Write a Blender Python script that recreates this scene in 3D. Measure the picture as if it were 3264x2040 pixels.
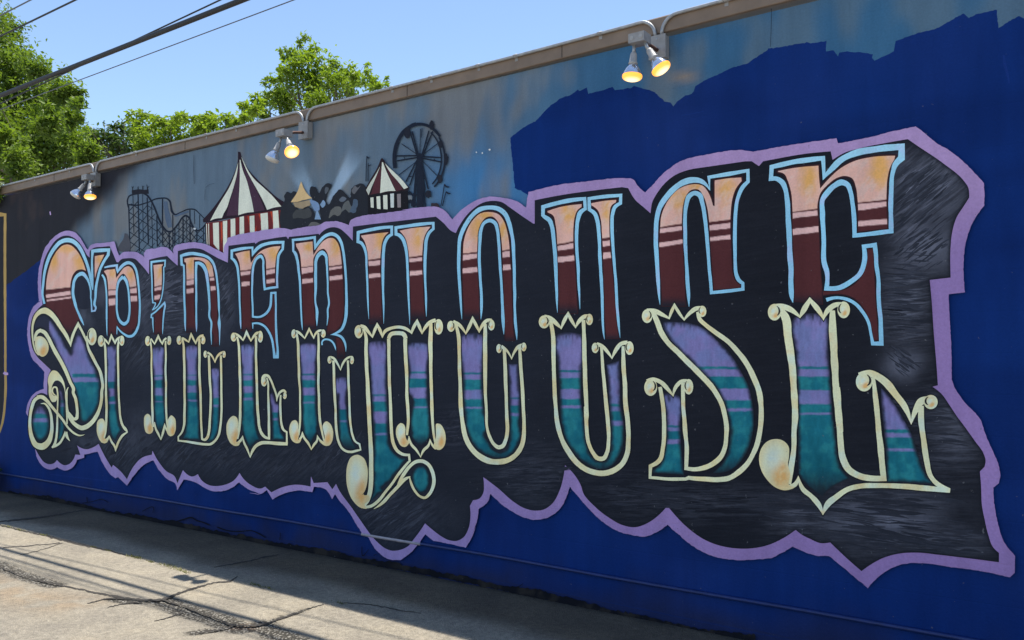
import bpy, bmesh, math, random
import numpy as np
from mathutils import Vector, Matrix
from mathutils.geometry import delaunay_2d_cdt

random.seed(7)
rng = np.random.default_rng(7)
scene = bpy.context.scene
for o in list(bpy.data.objects):
    bpy.data.objects.remove(o, do_unlink=True)
COL = scene.collection

# ------------------------------------------------------------------ camera
PW, PH, FPX, HORIZON, VPX = 3264, 2040, 2735.0, 1141.0, -2120.0
PITCH = math.atan((HORIZON - PH / 2) / FPX)
YAW = math.atan(-(VPX - PW / 2) / (FPX / math.cos(PITCH)))
CAM = np.array([0.0, -4.7756, 1.6])
FH = np.array([-math.cos(YAW), math.sin(YAW), 0.0])
RIGHT = np.array([math.sin(YAW), math.cos(YAW), 0.0])
FWD = FH * math.cos(PITCH) + np.array([0, 0, math.sin(PITCH)])
UP = np.cross(RIGHT, FWD)
cam = bpy.data.cameras.new("camera")
cam.sensor_width = 36.0
cam.lens = 36.0 * FPX / PW
cam.clip_start = 0.05
cam.clip_end = 3000
camo = bpy.data.objects.new("camera", cam)
COL.objects.link(camo)
camo.matrix_world = Matrix(((RIGHT[0], UP[0], -FWD[0], CAM[0]), (RIGHT[1], UP[1], -FWD[1], CAM[1]),
                            (RIGHT[2], UP[2], -FWD[2], CAM[2]), (0, 0, 0, 1)))
scene.camera = camo

# ------------------------------------------------------------------ world, sun, exposure
SUN_DIR = Vector((0.0, -0.240, -1.0)).normalized()      # direction the light travels
SUN_EL = math.asin(-SUN_DIR.z)
w = bpy.data.worlds.new("World")
scene.world = w
w.use_nodes = True
nt = w.node_tree
bg = nt.nodes["Background"]
sky = nt.nodes.new("ShaderNodeTexSky")
sky.sky_type = 'NISHITA'
sky.sun_disc = False
sky.sun_elevation = SUN_EL
sky.sun_rotation = 0.0                                   # sun towards +Y, behind the wall
sky.air_density = 1.0
sky.dust_density = 0.25
sky.ozone_density = 1.3
sky.altitude = 600.0
nt.links.new(sky.outputs[0], bg.inputs[0])
bg.inputs[1].default_value = 0.136
sl = bpy.data.lights.new("sun", 'SUN')
sl.energy = 4.6
sl.angle = math.radians(0.53)
sl.color = (1.0, 0.95, 0.86)
so = bpy.data.objects.new("sun", sl)
COL.objects.link(so)
so.location = (0, 20, 60)
so.rotation_euler = SUN_DIR.to_track_quat('-Z', 'Y').to_euler()
scene.view_settings.view_transform = 'Standard'
scene.view_settings.look = 'None'
scene.view_settings.gamma = 1.0
scene.view_settings.use_curve_mapping = False
scene.view_settings.exposure = 0.68

# ------------------------------------------------------------------ helpers
def lin(c):
    c = np.asarray(c, float) / 255.0
    return np.where(c <= 0.04045, c / 12.92, ((c + 0.055) / 1.055) ** 2.4)

KLIGHT = np.array([0.49, 0.535, 0.60])       # light that reaches the shaded wall: seen colour -> paint colour
def alb(c):
    """seen linear colour -> paint colour, hue kept where white paint would be the limit"""
    c = np.asarray(c, float) / KLIGHT
    m = np.maximum(c.max(-1, keepdims=True), 1e-6)
    return np.clip(c * np.minimum(1.0, 0.95 / m), 0.002, 0.95)
def paint(c):
    return alb(lin(c))

def rays(x, y):
    x = np.asarray(x, float); y = np.asarray(y, float)
    return FWD[None] * FPX + RIGHT[None] * (x - PW / 2)[:, None] + UP[None] * (PH / 2 - y)[:, None]

def wall_pts(p):
    p = np.asarray(p, float).reshape(-1, 2)
    d = rays(p[:, 0], p[:, 1])
    return CAM[None] + d * (-CAM[1] / d[:, 1])[:, None]

def ground_pts(p, z=0.0):
    p = np.asarray(p, float).reshape(-1, 2)
    d = rays(p[:, 0], p[:, 1])
    return CAM[None] + d * ((z - CAM[2]) / d[:, 2])[:, None]

def at_depth(x, y, Y):
    d = rays([x], [y])[0]
    return CAM + d * ((Y - CAM[1]) / d[1])

def project(P):
    v = np.asarray(P, float) - CAM[None]
    z = v @ FWD
    return np.stack([PW / 2 + FPX * (v @ RIGHT) / z, PH / 2 - FPX * (v @ UP) / z], 1)

def vnoise(x, y, s, seed=0):
    x = np.asarray(x, float) / s + seed * 17.31; y = np.asarray(y, float) / s + seed * 9.77
    xi = np.floor(x); yi = np.floor(y); fx = x - xi; fy = y - yi
    fx = fx * fx * (3 - 2 * fx); fy = fy * fy * (3 - 2 * fy)
    def h(a, b):
        v = np.sin(a * 127.1 + b * 311.7 + seed * 74.7) * 43758.5453
        return v - np.floor(v)
    return (h(xi, yi) * (1 - fx) + h(xi + 1, yi) * fx) * (1 - fy) + (h(xi, yi + 1) * (1 - fx) + h(xi + 1, yi + 1) * fx) * fy

def fbm(x, y, s, seed=0, n=3):
    r = 0; a = 1; t = 0
    for i in range(n):
        r = r + a * vnoise(x, y, s / 2 ** i, seed + i); t += a; a *= 0.55
    return r / t

def sstep(a, b, x):
    t = np.clip((np.asarray(x, float) - a) / (b - a + 1e-9), 0, 1)
    return t * t * (3 - 2 * t)

def mesh_obj(name, verts, faces, mat, parent=None, cols=None, smooth=False, extra=None):
    me = bpy.data.meshes.new(name)
    me.from_pydata([tuple(v) for v in verts], [], [tuple(f) for f in faces])
    if cols is not None:
        a = me.color_attributes.new("Col", 'FLOAT_COLOR', 'POINT')
        c = np.ones((len(verts), 4), np.float32); c[:, :3] = cols
        a.data.foreach_set("color", c.ravel())
    if extra is not None:
        a = me.color_attributes.new("Mix", 'FLOAT_COLOR', 'POINT')
        c = np.ones((len(verts), 4), np.float32); c[:, :3] = extra
        a.data.foreach_set("color", c.ravel())
    me.materials.append(mat)
    if smooth:
        me.polygons.foreach_set("use_smooth", [True] * len(me.polygons))
    me.update()
    o = bpy.data.objects.new(name, me)
    COL.objects.link(o)
    if parent is not None:
        o.parent = parent
        if parent.type == 'MESH' or True:
            o.matrix_parent_inverse = Matrix.Identity(4)
    return o

def thing(name, label, cat, loc=(0, 0, 0), group=None):
    o = bpy.data.objects.new(name, None)
    COL.objects.link(o)
    o.location = loc
    o.empty_display_size = 0.2
    tag(o, label, cat, group)
    return o

def tag(o, label=None, cat=None, group=None, kind=None):
    if label: o["label"] = label
    if cat: o["category"] = cat
    if group: o["group"] = group
    if kind: o["kind"] = kind
    return o

class MB:
    """collects simple solids; build() links them as one mesh object"""
    def __init__(s, origin=(0, 0, 0)):
        s.v = []; s.f = []; s.o = np.array(origin, float)
    def add(s, v, f):
        n = len(s.v)
        s.v += [tuple(np.asarray(p, float) - s.o) for p in v]
        s.f += [tuple(i + n for i in q) for q in f]
        return s
    def box(s, lo, hi):
        (a, b, c), (d, e, g) = lo, hi
        v = [(a, b, c), (d, b, c), (d, e, c), (a, e, c), (a, b, g), (d, b, g), (d, e, g), (a, e, g)]
        return s.add(v, [(0, 3, 2, 1), (4, 5, 6, 7), (0, 1, 5, 4), (1, 2, 6, 5), (2, 3, 7, 6), (3, 0, 4, 7)])
    def obox(s, c, ax, half):
        """oriented box; ax = three unit vectors"""
        c = np.array(c, float); ax = [np.array(a, float) for a in ax]; v = []
        for sz in (-1, 1):
            for sy, sx in ((-1, -1), (-1, 1), (1, 1), (1, -1)):
                v.append(c + ax[0] * sx * half[0] + ax[1] * sy * half[1] + ax[2] * sz * half[2])
        return s.add(v, [(0, 3, 2, 1), (4, 5, 6, 7), (0, 1, 5, 4), (1, 2, 6, 5), (2, 3, 7, 6), (3, 0, 4, 7)])
    def tube(s, pts, r, n=10, cap=True):
        pts = [np.array(p, float) for p in pts]
        rr = r if hasattr(r, '__len__') else [r] * len(pts)
        ref = np.array([0, 0, 1.0]); rings = []
        for i, p in enumerate(pts):
            t = pts[min(i + 1, len(pts) - 1)] - pts[max(i - 1, 0)]
            t = t / (np.linalg.norm(t) + 1e-12)
            if i == 0:
                if abs(t @ ref) > 0.9: ref = np.array([1.0, 0, 0])
                u = np.cross(t, ref)
            else:
                u = u - t * (u @ t)
            u = u / (np.linalg.norm(u) + 1e-12); w_ = np.cross(t, u)
            rings.append([p + (u * math.cos(k * 2 * math.pi / n) + w_ * math.sin(k * 2 * math.pi / n)) * rr[i] for k in range(n)])
        v = [q for ring in rings for q in ring]; f = []
        for i in range(len(pts) - 1):
            for k in range(n):
                a = i * n + k; b = i * n + (k + 1) % n
                f.append((a, b, b + n, a + n))
        if cap:
            f.append(tuple(range(n - 1, -1, -1))); f.append(tuple((len(pts) - 1) * n + k for k in range(n)))
        return s.add(v, f)
    def lathe(s, prof, base, axis, n=24):
        """prof = (radius, distance along axis)"""
        axis = np.array(axis, float); axis /= np.linalg.norm(axis); base = np.array(base, float)
        ref = np.array([1.0, 0, 0]) if abs(axis[0]) < 0.8 else np.array([0, 1.0, 0])
        u = np.cross(axis, ref); u /= np.linalg.norm(u); w_ = np.cross(axis, u)
        v = []; f = []
        for r, h in prof:
            for k in range(n):
                a = 2 * math.pi * k / n
                v.append(base + axis * h + (u * math.cos(a) + w_ * math.sin(a)) * max(r, 1e-5))
        for i in range(len(prof) - 1):
            for k in range(n):
                a = i * n + k; b = i * n + (k + 1) % n
                f.append((a, b, b + n, a + n))
        return s.add(v, f)
    def build(s, name, mat, parent=None, smooth=False):
        return mesh_obj(name, s.v, s.f, mat, parent, smooth=smooth)

# ------------------------------------------------------------------ materials
def newmat(name):
    m = bpy.data.materials.new(name); m.use_nodes = True
    return m, m.node_tree, m.node_tree.nodes["Principled BSDF"]

def N(t, typ, **kw):
    n = t.nodes.new(typ)
    for k, v in kw.items():
        if k.startswith('i_'):
            n.inputs[int(k[2:]) if k[2:].isdigit() else k[2:].replace('_', ' ')].default_value = v
        else:
            setattr(n, k, v)
    return n

def noise(t, vec, scale, detail=4, rough=0.55, mscale=None, rot=None):
    if rot is not None:
        mp = N(t, "ShaderNodeMapping"); mp.inputs["Rotation"].default_value = rot
        t.links.new(vec, mp.inputs["Vector"]); vec = mp.outputs[0]
    if mscale is not None:
        mp = N(t, "ShaderNodeMapping"); mp.inputs["Scale"].default_value = mscale
        t.links.new(vec, mp.inputs["Vector"]); vec = mp.outputs[0]
    n = N(t, "ShaderNodeTexNoise"); n.inputs["Scale"].default_value = scale
    n.inputs["Detail"].default_value = detail; n.inputs["Roughness"].default_value = rough
    t.links.new(vec, n.inputs["Vector"])
    return n.outputs["Fac"]

def ramp(t, fac, stops):
    r = N(t, "ShaderNodeValToRGB")
    e = r.color_ramp.elements
    e[0].position, e[0].color = stops[0][0], (*stops[0][1], 1) if len(stops[0][1]) == 3 else stops[0][1]
    e[1].position, e[1].color = stops[-1][0], (*stops[-1][1], 1)
    for p, c in stops[1:-1]:
        q = e.new(p); q.color = (*c, 1)
    t.links.new(fac, r.inputs[0])
    return r.outputs[0]

def mapr(t, fac, a, b, c, d):
    m = N(t, "ShaderNodeMapRange")
    for i, v in enumerate((a, b, c, d)): m.inputs[i + 1].default_value = v
    t.links.new(fac, m.inputs[0])
    return m.outputs[0]

def mixc(t, typ, fac, a, b):
    m = N(t, "ShaderNodeMix", data_type='RGBA', blend_type=typ)
    for sock, val in ((m.inputs[0], fac), (m.inputs[6], a), (m.inputs[7], b)):
        if hasattr(val, 'links'): t.links.new(val, sock)
        elif hasattr(val, '__len__'): sock.default_value = (*val, 1) if len(val) == 3 else val
        else: sock.default_value = val
    return m.outputs[2]

def math_(t, op, a, b=None):
    m = N(t, "ShaderNodeMath", operation=op)
    for i, v in enumerate((a, b)):
        if v is None: continue
        if hasattr(v, 'links'): t.links.new(v, m.inputs[i])
        else: m.inputs[i].default_value = v
    return m.outputs[0]

def bump(t, bsdf, height, strength=0.3, dist=0.01):
    b = N(t, "ShaderNodeBump"); b.inputs["Strength"].default_value = strength; b.inputs["Distance"].default_value = dist
    t.links.new(height, b.inputs["Height"]); t.links.new(b.outputs[0], bsdf.inputs["Normal"])

def wall_relief(t, b, P):
    """coarse render with the coursing of the blocks telegraphing through"""
    sw = N(t, "ShaderNodeSeparateXYZ"); t.links.new(P, sw.inputs[0])
    cb = N(t, "ShaderNodeCombineXYZ"); t.links.new(sw.outputs[0], cb.inputs[0]); t.links.new(sw.outputs[2], cb.inputs[1])
    br = N(t, "ShaderNodeTexBrick"); t.links.new(cb.outputs[0], br.inputs["Vector"])
    br.inputs["Scale"].default_value = 1.0; br.inputs["Brick Width"].default_value = 0.405; br.inputs["Row Height"].default_value = 0.203
    br.inputs["Mortar Size"].default_value = 0.006; br.inputs["Mortar Smooth"].default_value = 1.0
    h = math_(t, 'ADD', noise(t, P, 60, 5, 0.6), math_(t, 'MULTIPLY', noise(t, P, 7, 4), 1.2))
    h = math_(t, 'ADD', h, math_(t, 'MULTIPLY', br.outputs["Fac"], -0.30))
    bump(t, b, h, 0.35, 0.006)

def mat_mural():
    """brushed wall paint: colour from the artwork, worn and streaked, on rough render over block"""
    m, t, b = newmat("mural_paint")
    geo = N(t, "ShaderNodeNewGeometry"); P = geo.outputs["Position"]
    att = N(t, "ShaderNodeAttribute", attribute_name="Col"); c = att.outputs["Color"]
    big = noise(t, P, 1.3, 4)
    fine = noise(t, P, 90, 3)
    streak = noise(t, P, 9, 3, 0.6, (1.0, 1.0, 0.16))
    c = mixc(t, 'MULTIPLY', 1.0, c, ramp(t, big, [(0.3, (0.87, 0.87, 0.89)), (0.7, (1.08, 1.07, 1.04))]))
    c = mixc(t, 'MULTIPLY', 1.0, c, ramp(t, streak, [(0.35, (0.92, 0.92, 0.92)), (0.65, (1.06, 1.06, 1.06))]))
    c = mixc(t, 'MULTIPLY', 1.0, c, ramp(t, fine, [(0.3, (0.93, 0.93, 0.93)), (0.7, (1.07, 1.07, 1.07))]))
    # dusty specks and pin holes
    spk = noise(t, P, 42, 2, 0.5)
    c = mixc(t, 'MIX', mapr(t, spk, 0.735, 0.76, 0.0, 0.55), c, (0.16, 0.16, 0.17))
    t.links.new(c, b.inputs["Base Color"])
    b.inputs["Roughness"].default_value = 0.8
    b.inputs["Specular IOR Level"].default_value = 0.07
    wall_relief(t, b, P)
    return m

def mat_hatched():
    """the black letter block with dry-brushed grey: Mix.r flat grey, Mix.g level strokes, Mix.b slanted strokes"""
    m, t, b = newmat("mural_black_brushed")
    geo = N(t, "ShaderNodeNewGeometry"); P = geo.outputs["Position"]
    att = N(t, "ShaderNodeAttribute", attribute_name="Col")
    mx = N(t, "ShaderNodeAttribute", attribute_name="Mix")
    sep = N(t, "ShaderNodeSeparateColor"); t.links.new(mx.outputs["Color"], sep.inputs[0])
    lv = mapr(t, noise(t, P, 22, 5, 0.7, (0.22, 1, 2.6), (0, 0.10, 0)), 0.44, 0.64, 0, 1)
    sl_ = mapr(t, noise(t, P, 22, 5, 0.7, (0.22, 1, 2.6), (0, 0.62, 0)), 0.44, 0.64, 0, 1)
    cl = mapr(t, noise(t, P, 5, 3), 0.35, 0.65, 0.25, 1)
    g = math_(t, 'ADD', math_(t, 'MULTIPLY', sep.outputs[1], lv), math_(t, 'MULTIPLY', sep.outputs[2], sl_))
    g = math_(t, 'ADD', g, math_(t, 'MULTIPLY', sep.outputs[0], cl))
    g = math_(t, 'MINIMUM', g, 1.0)
    c = mixc(t, 'MIX', g, att.outputs["Color"], tuple(paint((92, 98, 116))))
    fine = noise(t, P, 90, 3)
    c = mixc(t, 'MULTIPLY', 1.0, c, ramp(t, fine, [(0.3, (0.93, 0.93, 0.93)), (0.7, (1.07, 1.07, 1.07))]))
    big = noise(t, P, 1.6, 4)
    c = mixc(t, 'MULTIPLY', 1.0, c, ramp(t, big, [(0.3, (0.85, 0.85, 0.85)), (0.7, (1.12, 1.12, 1.12))]))
    spk = noise(t, P, 42, 2, 0.5)
    c = mixc(t, 'MIX', mapr(t, spk, 0.725, 0.76, 0.0, 0.6), c, (0.17, 0.17, 0.18))
    t.links.new(c, b.inputs["Base Color"])
    b.inputs["Roughness"].default_value = 0.8
    b.inputs["Specular IOR Level"].default_value = 0.07
    wall_relief(t, b, P)
    return m

def mat_simple(name, col, rough=0.5, metal=0.0, var=0.12, scale=25, bumps=0.1, spec=0.5):
    m, t, b = newmat(name)
    geo = N(t, "ShaderNodeNewGeometry"); P = geo.outputs["Position"]
    n = noise(t, P, scale, 5)
    lo = tuple(x * (1 - var) for x in col); hi = tuple(min(1, x * (1 + var)) for x in col)
    t.links.new(ramp(t, n, [(0.3, lo), (0.7, hi)]), b.inputs["Base Color"])
    b.inputs["Roughness"].default_value = rough; b.inputs["Metallic"].default_value = metal
    b.inputs["Specular IOR Level"].default_value = spec
    if bumps: bump(t, b, noise(t, P, scale * 4, 4), bumps, 0.004)
    return m

PAINT = mat_mural()
HATCH = mat_hatched()
M_BODY = mat_simple("rendered_block", tuple(paint((16, 34, 96))), 0.7, 0, 0.15, 3, 0.2)
M_COPING = mat_simple("brown_painted_metal", (0.215, 0.152, 0.105), 0.55, 0, 0.16, 6, 0.15)
M_ROOF = mat_simple("roof_felt", (0.16, 0.16, 0.16), 0.9)
M_GALV = mat_simple("galvanised_steel", (0.36, 0.37, 0.38), 0.5, 0.5, 0.18, 30, 0.12)
M_GREYBOX = mat_simple("grey_enamel", (0.30, 0.285, 0.27), 0.5, 0.1, 0.15, 22, 0.1)
M_RUST = mat_simple("rusty_pipe", (0.10, 0.045, 0.032), 0.7, 0.2, 0.35, 40, 0.3)
M_SOCKET = mat_simple("socket_grey", (0.36, 0.35, 0.34), 0.55, 0.0, 0.15, 30, 0.05)
M_WIRE = mat_simple("cable_black", (0.015, 0.016, 0.018), 0.6, 0, 0.2, 8, 0)
M_WIRE2 = mat_simple("cable_grey", (0.10, 0.105, 0.115), 0.5, 0.2, 0.2, 8, 0)

# ------------------------------------------------------------------ drawing engine for the painted artwork
# The artwork is flat paint on the wall plane: outlines are kept as survey points and laid on the wall at true size.
SURVEY = {  # origin x, y and scale of each survey sheet
 'A': (0, 680, 5.04), 'B': (80, 960, 5.04), 'C': (80, 1240, 5.04), 'D': (300, 760, 5.04), 'E': (540, 960, 5.04),
 'F': (540, 1240, 5.04), 'G': (700, 720, 5.04), 'H': (980, 980, 5.04), 'I': (1000, 1260, 5.04), 'J': (1080, 640, 3.78),
 'K': (1400, 980, 3.78), 'L': (1080, 1360, 3.024), 'M': (1640, 560, 3.024), 'N': (2000, 940, 3.024), 'O': (2380, 420, 3.024),
 'P': (2380, 860, 3.024), 'Q': (2380, 1180, 2.7376), 'R': (1760, 1200, 3.024), 'S': (2460, 1540, 3.01), 'T': (0, 1100, 3.78),
 'U': (360, 460, 5.04), 'V': (560, 460, 5.04), 'W': (860, 440, 5.04), 'X': (1180, 360, 5.04), 'Y': (360, 560, 6.3),
 'Z': (0, 500, 5.04), 'a': (0, 1440, 2.52), 'b': (800, 1540, 3.024), 'c': (1500, 1540, 3.024), 'd': (200, 1300, 2.52),
 'e': (0, 0, 2.964), 'f': (816, 0, 2.964), 'g': (1632, 0, 2.964), 'h': (2448, 0, 2.964), '0': (0, 0, 1.0)}

def parse(s):
    out = []; sh = None; w_ = 6.0
    for tok in s.split():
        if tok[0] == '@': sh = SURVEY[tok[1]]; continue
        corner = tok.endswith('*'); q = tok.rstrip('*').split(',')
        if len(q) > 2: w_ = float(q[2]) / sh[2]
        out.append((sh[0] + float(q[0]) / sh[2], sh[1] + float(q[1]) / sh[2], w_, corner))
    return out

def densify(pts, closed=False, step=5.0):
    """smooth curve through the points, sharp where a point is marked as a corner"""
    n = len(pts); P = np.array([p[:3] for p in pts]); cr = [p[3] for p in pts]
    tan = np.zeros((n, 3)); out = []
    def chord(i, j): return max(np.hypot(*(P[j, :2] - P[i, :2])), 1e-6)
    segs = n if closed else n - 1
    def tangents(i):
        j = (i + 1) % n; d = P[j] - P[i]; L = chord(i, j)
        def tg(k):
            a, b = (k - 1) % n, (k + 1) % n
            if cr[k] or (not closed and k in (0, n - 1)): return None
            la, lb = chord(a, k), chord(k, b)
            return ((P[k] - P[a]) / la * lb + (P[b] - P[k]) / lb * la) / (la + lb)
        t0, t1 = tg(i), tg(j)
        s = d / L
        if t0 is None and t1 is None: t0 = t1 = s
        elif t0 is None: t0 = 1.5 * s - 0.5 * t1
        elif t1 is None: t1 = 1.5 * s - 0.5 * t0
        return t0 * L, t1 * L, L
    for i in range(segs):
        j = (i + 1) % n; m0, m1, L = tangents(i)
        k = max(1, int(math.ceil(L / step)))
        if cr[i] and cr[j]: k = max(1, int(L / 14))
        for q in range(k):
            u = q / k
            h00 = 2 * u**3 - 3 * u**2 + 1; h10 = u**3 - 2 * u**2 + u; h01 = -2 * u**3 + 3 * u**2; h11 = u**3 - u**2
            out.append(h00 * P[i] + h10 * m0 + h01 * P[j] + h11 * m1)
    if not closed: out.append(P[-1])
    return np.array(out)

def inside(pts, poly):
    x, y = pts[:, 0], pts[:, 1]; r = np.zeros(len(pts), bool)
    x0, y0 = poly[:, 0], poly[:, 1]; x1, y1 = np.roll(x0, -1), np.roll(y0, -1)
    for a, b, c, d in zip(x0, y0, x1, y1):
        if b == d: continue
        m = ((b > y) != (d > y)) & (x < (c - a) * (y - b) / (d - b) + a)
        r ^= m
    return r

def edge_dist(pts, poly):
    a = poly; b = np.roll(poly, -1, 0); best = np.full(len(pts), 1e9)
    for p, q in zip(a, b):
        d = q - p; L = d @ d
        if L < 1e-9: continue
        t = np.clip(((pts - p) @ d) / L, 0, 1)
        best = np.minimum(best, np.hypot(*((p + t[:, None] * d) - pts).T))
    return best

def poly_mesh(poly, grid=None):
    """triangles of a closed outline; with grid, inner points on a regular lattice carry painted gradients"""
    poly = np.asarray(poly, float)
    keep = [0]
    for i in range(1, len(poly)):
        if np.hypot(*(poly[i] - poly[keep[-1]])) > 0.15: keep.append(i)
    poly = poly[keep]
    if np.hypot(*(poly[0] - poly[-1])) < 0.15: poly = poly[:-1]
    n = len(poly); V = poly
    if grid:
        lo, hi = poly.min(0), poly.max(0)
        gx, gy = np.meshgrid(np.arange(lo[0], hi[0], grid), np.arange(lo[1], hi[1], grid))
        gx = gx + (np.arange(gx.shape[0]) % 2)[:, None] * grid * 0.5
        g = np.stack([gx.ravel(), gy.ravel()], 1)
        g = g[inside(g, poly)]
        if len(g): g = g[edge_dist(g, poly) > grid * 0.45]
        V = np.vstack([poly, g]) if len(g) else poly
    edges = [(i, (i + 1) % n) for i in range(n)]
    r = delaunay_2d_cdt([Vector(p) for p in V], edges, [], 0, 1e-5)
    v = np.array([(p.x, p.y) for p in r[0]]); f = np.array([tuple(t) for t in r[2]], int)
    c = v[f].mean(1)
    f = f[inside(c, poly)]
    return v, f, poly

def hand(d):
    """the unsteady hand: small wobble in position and pressure"""
    d = d.copy(); x, y = d[:, 0].copy(), d[:, 1].copy()
    d[:, 0] += (vnoise(x, y, 40, 41) - 0.5) * 1.6; d[:, 1] += (vnoise(x, y, 40, 47) - 0.5) * 1.6
    d[:, 2] *= 1 + (vnoise(x, y, 34, 5) - 0.5) * 0.20 + (vnoise(x, y, 7, 15) - 0.5) * 0.06
    d[:, 2] = np.maximum(d[:, 2], 0.5)
    return d

def ribbon_tris(path):
    """path rows x, y, width -> triangles of a mitred ribbon"""
    p = path[:, :2]; w_ = path[:, 2] * 0.5; n = len(p)
    d = np.diff(p, axis=0); L = np.hypot(d[:, 0], d[:, 1])[:, None]; d = d / np.maximum(L, 1e-9)
    nr = np.stack([-d[:, 1], d[:, 0]], 1)
    nv = np.zeros((n, 2)); nv[0] = nr[0]; nv[-1] = nr[-1]
    for i in range(1, n - 1):
        m = nr[i - 1] + nr[i]; q = np.hypot(*m)
        if q < 0.25: nv[i] = nr[i]; continue
        m = m / q; nv[i] = m / max(m @ nr[i], 0.42)
    Lp = p + nv * w_[:, None]; Rp = p - nv * w_[:, None]
    tris = []
    for i in range(n - 1):
        a, b, c, e = Lp[i], Rp[i], Rp[i + 1], Lp[i + 1]
        tris += [(a, b, c), (a, c, e)]
    return tris

def union(tris):
    """one flat mesh without overlaps from many triangles"""
    V = []; F = []
    idx = {}
    for t in tris:
        a = np.asarray(t, float)
        ar = (a[1, 0] - a[0, 0]) * (a[2, 1] - a[0, 1]) - (a[2, 0] - a[0, 0]) * (a[1, 1] - a[0, 1])
        if abs(ar) < 0.02: continue
        if ar < 0: a = a[::-1]
        f = []
        for q in a:
            k = (round(q[0], 3), round(q[1], 3))
            if k not in idx: idx[k] = len(V); V.append(k)
            f.append(idx[k])
        if len(set(f)) == 3: F.append(f)
    r = delaunay_2d_cdt([Vector(p) for p in V], [], F, 0, 1e-5)
    v = np.array([(p.x, p.y) for p in r[0]]); f = [tuple(t) for t, src in zip(r[2], r[5]) if len(src)]   # holes stay open
    return v, f

def tri_poly(pts, step=5.0):
    pl = densify(parse(pts), True, step)[:, :2] if isinstance(pts, str) else np.asarray(pts)
    v, f, _ = poly_mesh(pl)
    return [v[list(t)] for t in f]

LAYER = [0.0]
def lay(v2, off=None):
    if off is None:
        LAYER[0] += 0.00022; off = LAYER[0]
    P = wall_pts(v2); P[:, 1] -= off
    return P

def put(name, v2, f, cols, parent, mat=None, extra=None, off=None, label=None):
    """lays a flat piece of artwork on the wall"""
    P = lay(v2, off)
    f = [tuple(t) for t in f]
    out = []
    for t in f:                                  # face the street
        a, b, c = P[t[0]], P[t[1]], P[t[2]]
        if (b[0] - a[0]) * (c[2] - a[2]) - (c[0] - a[0]) * (b[2] - a[2]) < 0: t = (t[0], t[2], t[1])
        out.append(t)
    o = mesh_obj(name, P, out, mat or PAINT, parent, cols=cols, extra=extra)
    if label: o["label"] = label
    return o

def flat(name, pts, c, parent, label=None, jit=0.0, step=5.0):
    pl = densify(parse(pts), True, step)[:, :2]
    if jit:
        pl = pl + (np.stack([fbm(pl[:, 0], pl[:, 1], 9, 3), fbm(pl[:, 0], pl[:, 1], 9, 8)], 1) - 0.5) * jit
    v, f, _ = poly_mesh(pl)
    return put(name, v, f, np.tile(paint(c), (len(v), 1)), parent, label=label)

def components(v, f):
    """splits a flat mesh into its separate pieces"""
    par = list(range(len(v)))
    def find(a):
        while par[a] != a: par[a] = par[par[a]]; a = par[a]
        return a
    for t in f:
        r_ = find(t[0])
        for q in t[1:]: par[find(q)] = r_
    grp = {}
    for t in f: grp.setdefault(find(t[0]), []).append(t)
    out = []
    for g in grp.values():
        ids = sorted({i for t in g for i in t}); mp_ = {i: k for k, i in enumerate(ids)}
        vv = v[ids]; ff = [tuple(mp_[i] for i in t) for t in g]
        area = sum(abs((vv[b][0] - vv[a][0]) * (vv[c][1] - vv[a][1]) - (vv[c][0] - vv[a][0]) * (vv[b][1] - vv[a][1])) for a, b, c in ff)
        if area > 6: out.append((vv, ff))
    return out

def put_pieces(name, v, f, colf, parent, label=None, off=None):
    LAYER[0] += 0.00022; o = None
    for vv, ff in components(v, f):
        o = put(name, vv, ff, colf(vv), parent, off=LAYER[0], label=label)
    return o

def strokes_each(name, lst, c, parent, colf=None, label=None, jit=0.5):
    for s in lst: strokes(name, [s], c, parent, label=label, colf=colf, jit=jit)

def strokes(name, lst, c, parent, label=None, polys=(), colf=None, step=5.0, jit=0.5):
    tr = []
    for s in lst:
        d = densify(parse(s), False, step)
        if jit:
            d[:, 2] *= 1 + (vnoise(d[:, 0], d[:, 1], 14, 5) - 0.5) * 0.22
        tr += ribbon_tris(d)
    for s in polys: tr += tri_poly(s, step)
    v, f = union(tr)
    cols = colf(v) if colf else np.tile(paint(c), (len(v), 1))
    return put(name, v, f, cols, parent, label=label)

# ---- colours read off the painting
BLACK = (27, 31, 41)
LILAC = (124, 108, 158)
CREAM = (184, 191, 164); CREAM2 = (188, 184, 146); ORANGE = (206, 166, 106); PALE = (170, 194, 190)
SKYB = (150, 196, 218); SKYB2 = (122, 180, 214)
PEACH = (195, 158, 150); GOLD = (214, 166, 104); PINK = (196, 164, 166); MAROON = (66, 36, 40)
PURPLE = (94, 103, 150); PURPLE2 = (103, 101, 150); TEAL = (21, 88, 106); TEAL2 = (32, 104, 116)

def mixa(a, b, t):
    t = np.asarray(t)[:, None]
    return a * (1 - t) + b * t

def band_index(v, bands):
    """height of each point measured in stripe numbers of the nearest stem"""
    xs = np.array([(b[0] + b[1]) / 2 for b in bands])
    k = np.argmin(np.abs(v[:, 0][:, None] - xs[None]), 1)
    return k

def conv_bands(bands):
    out = []
    for sh, xl, xr, yl, yr in bands:
        o = SURVEY[sh]
        out.append((o[0] + xl / o[2], o[0] + xr / o[2], [o[1] + y / o[2] for y in yl], [o[1] + y / o[2] for y in yr]))
    return out

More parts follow.
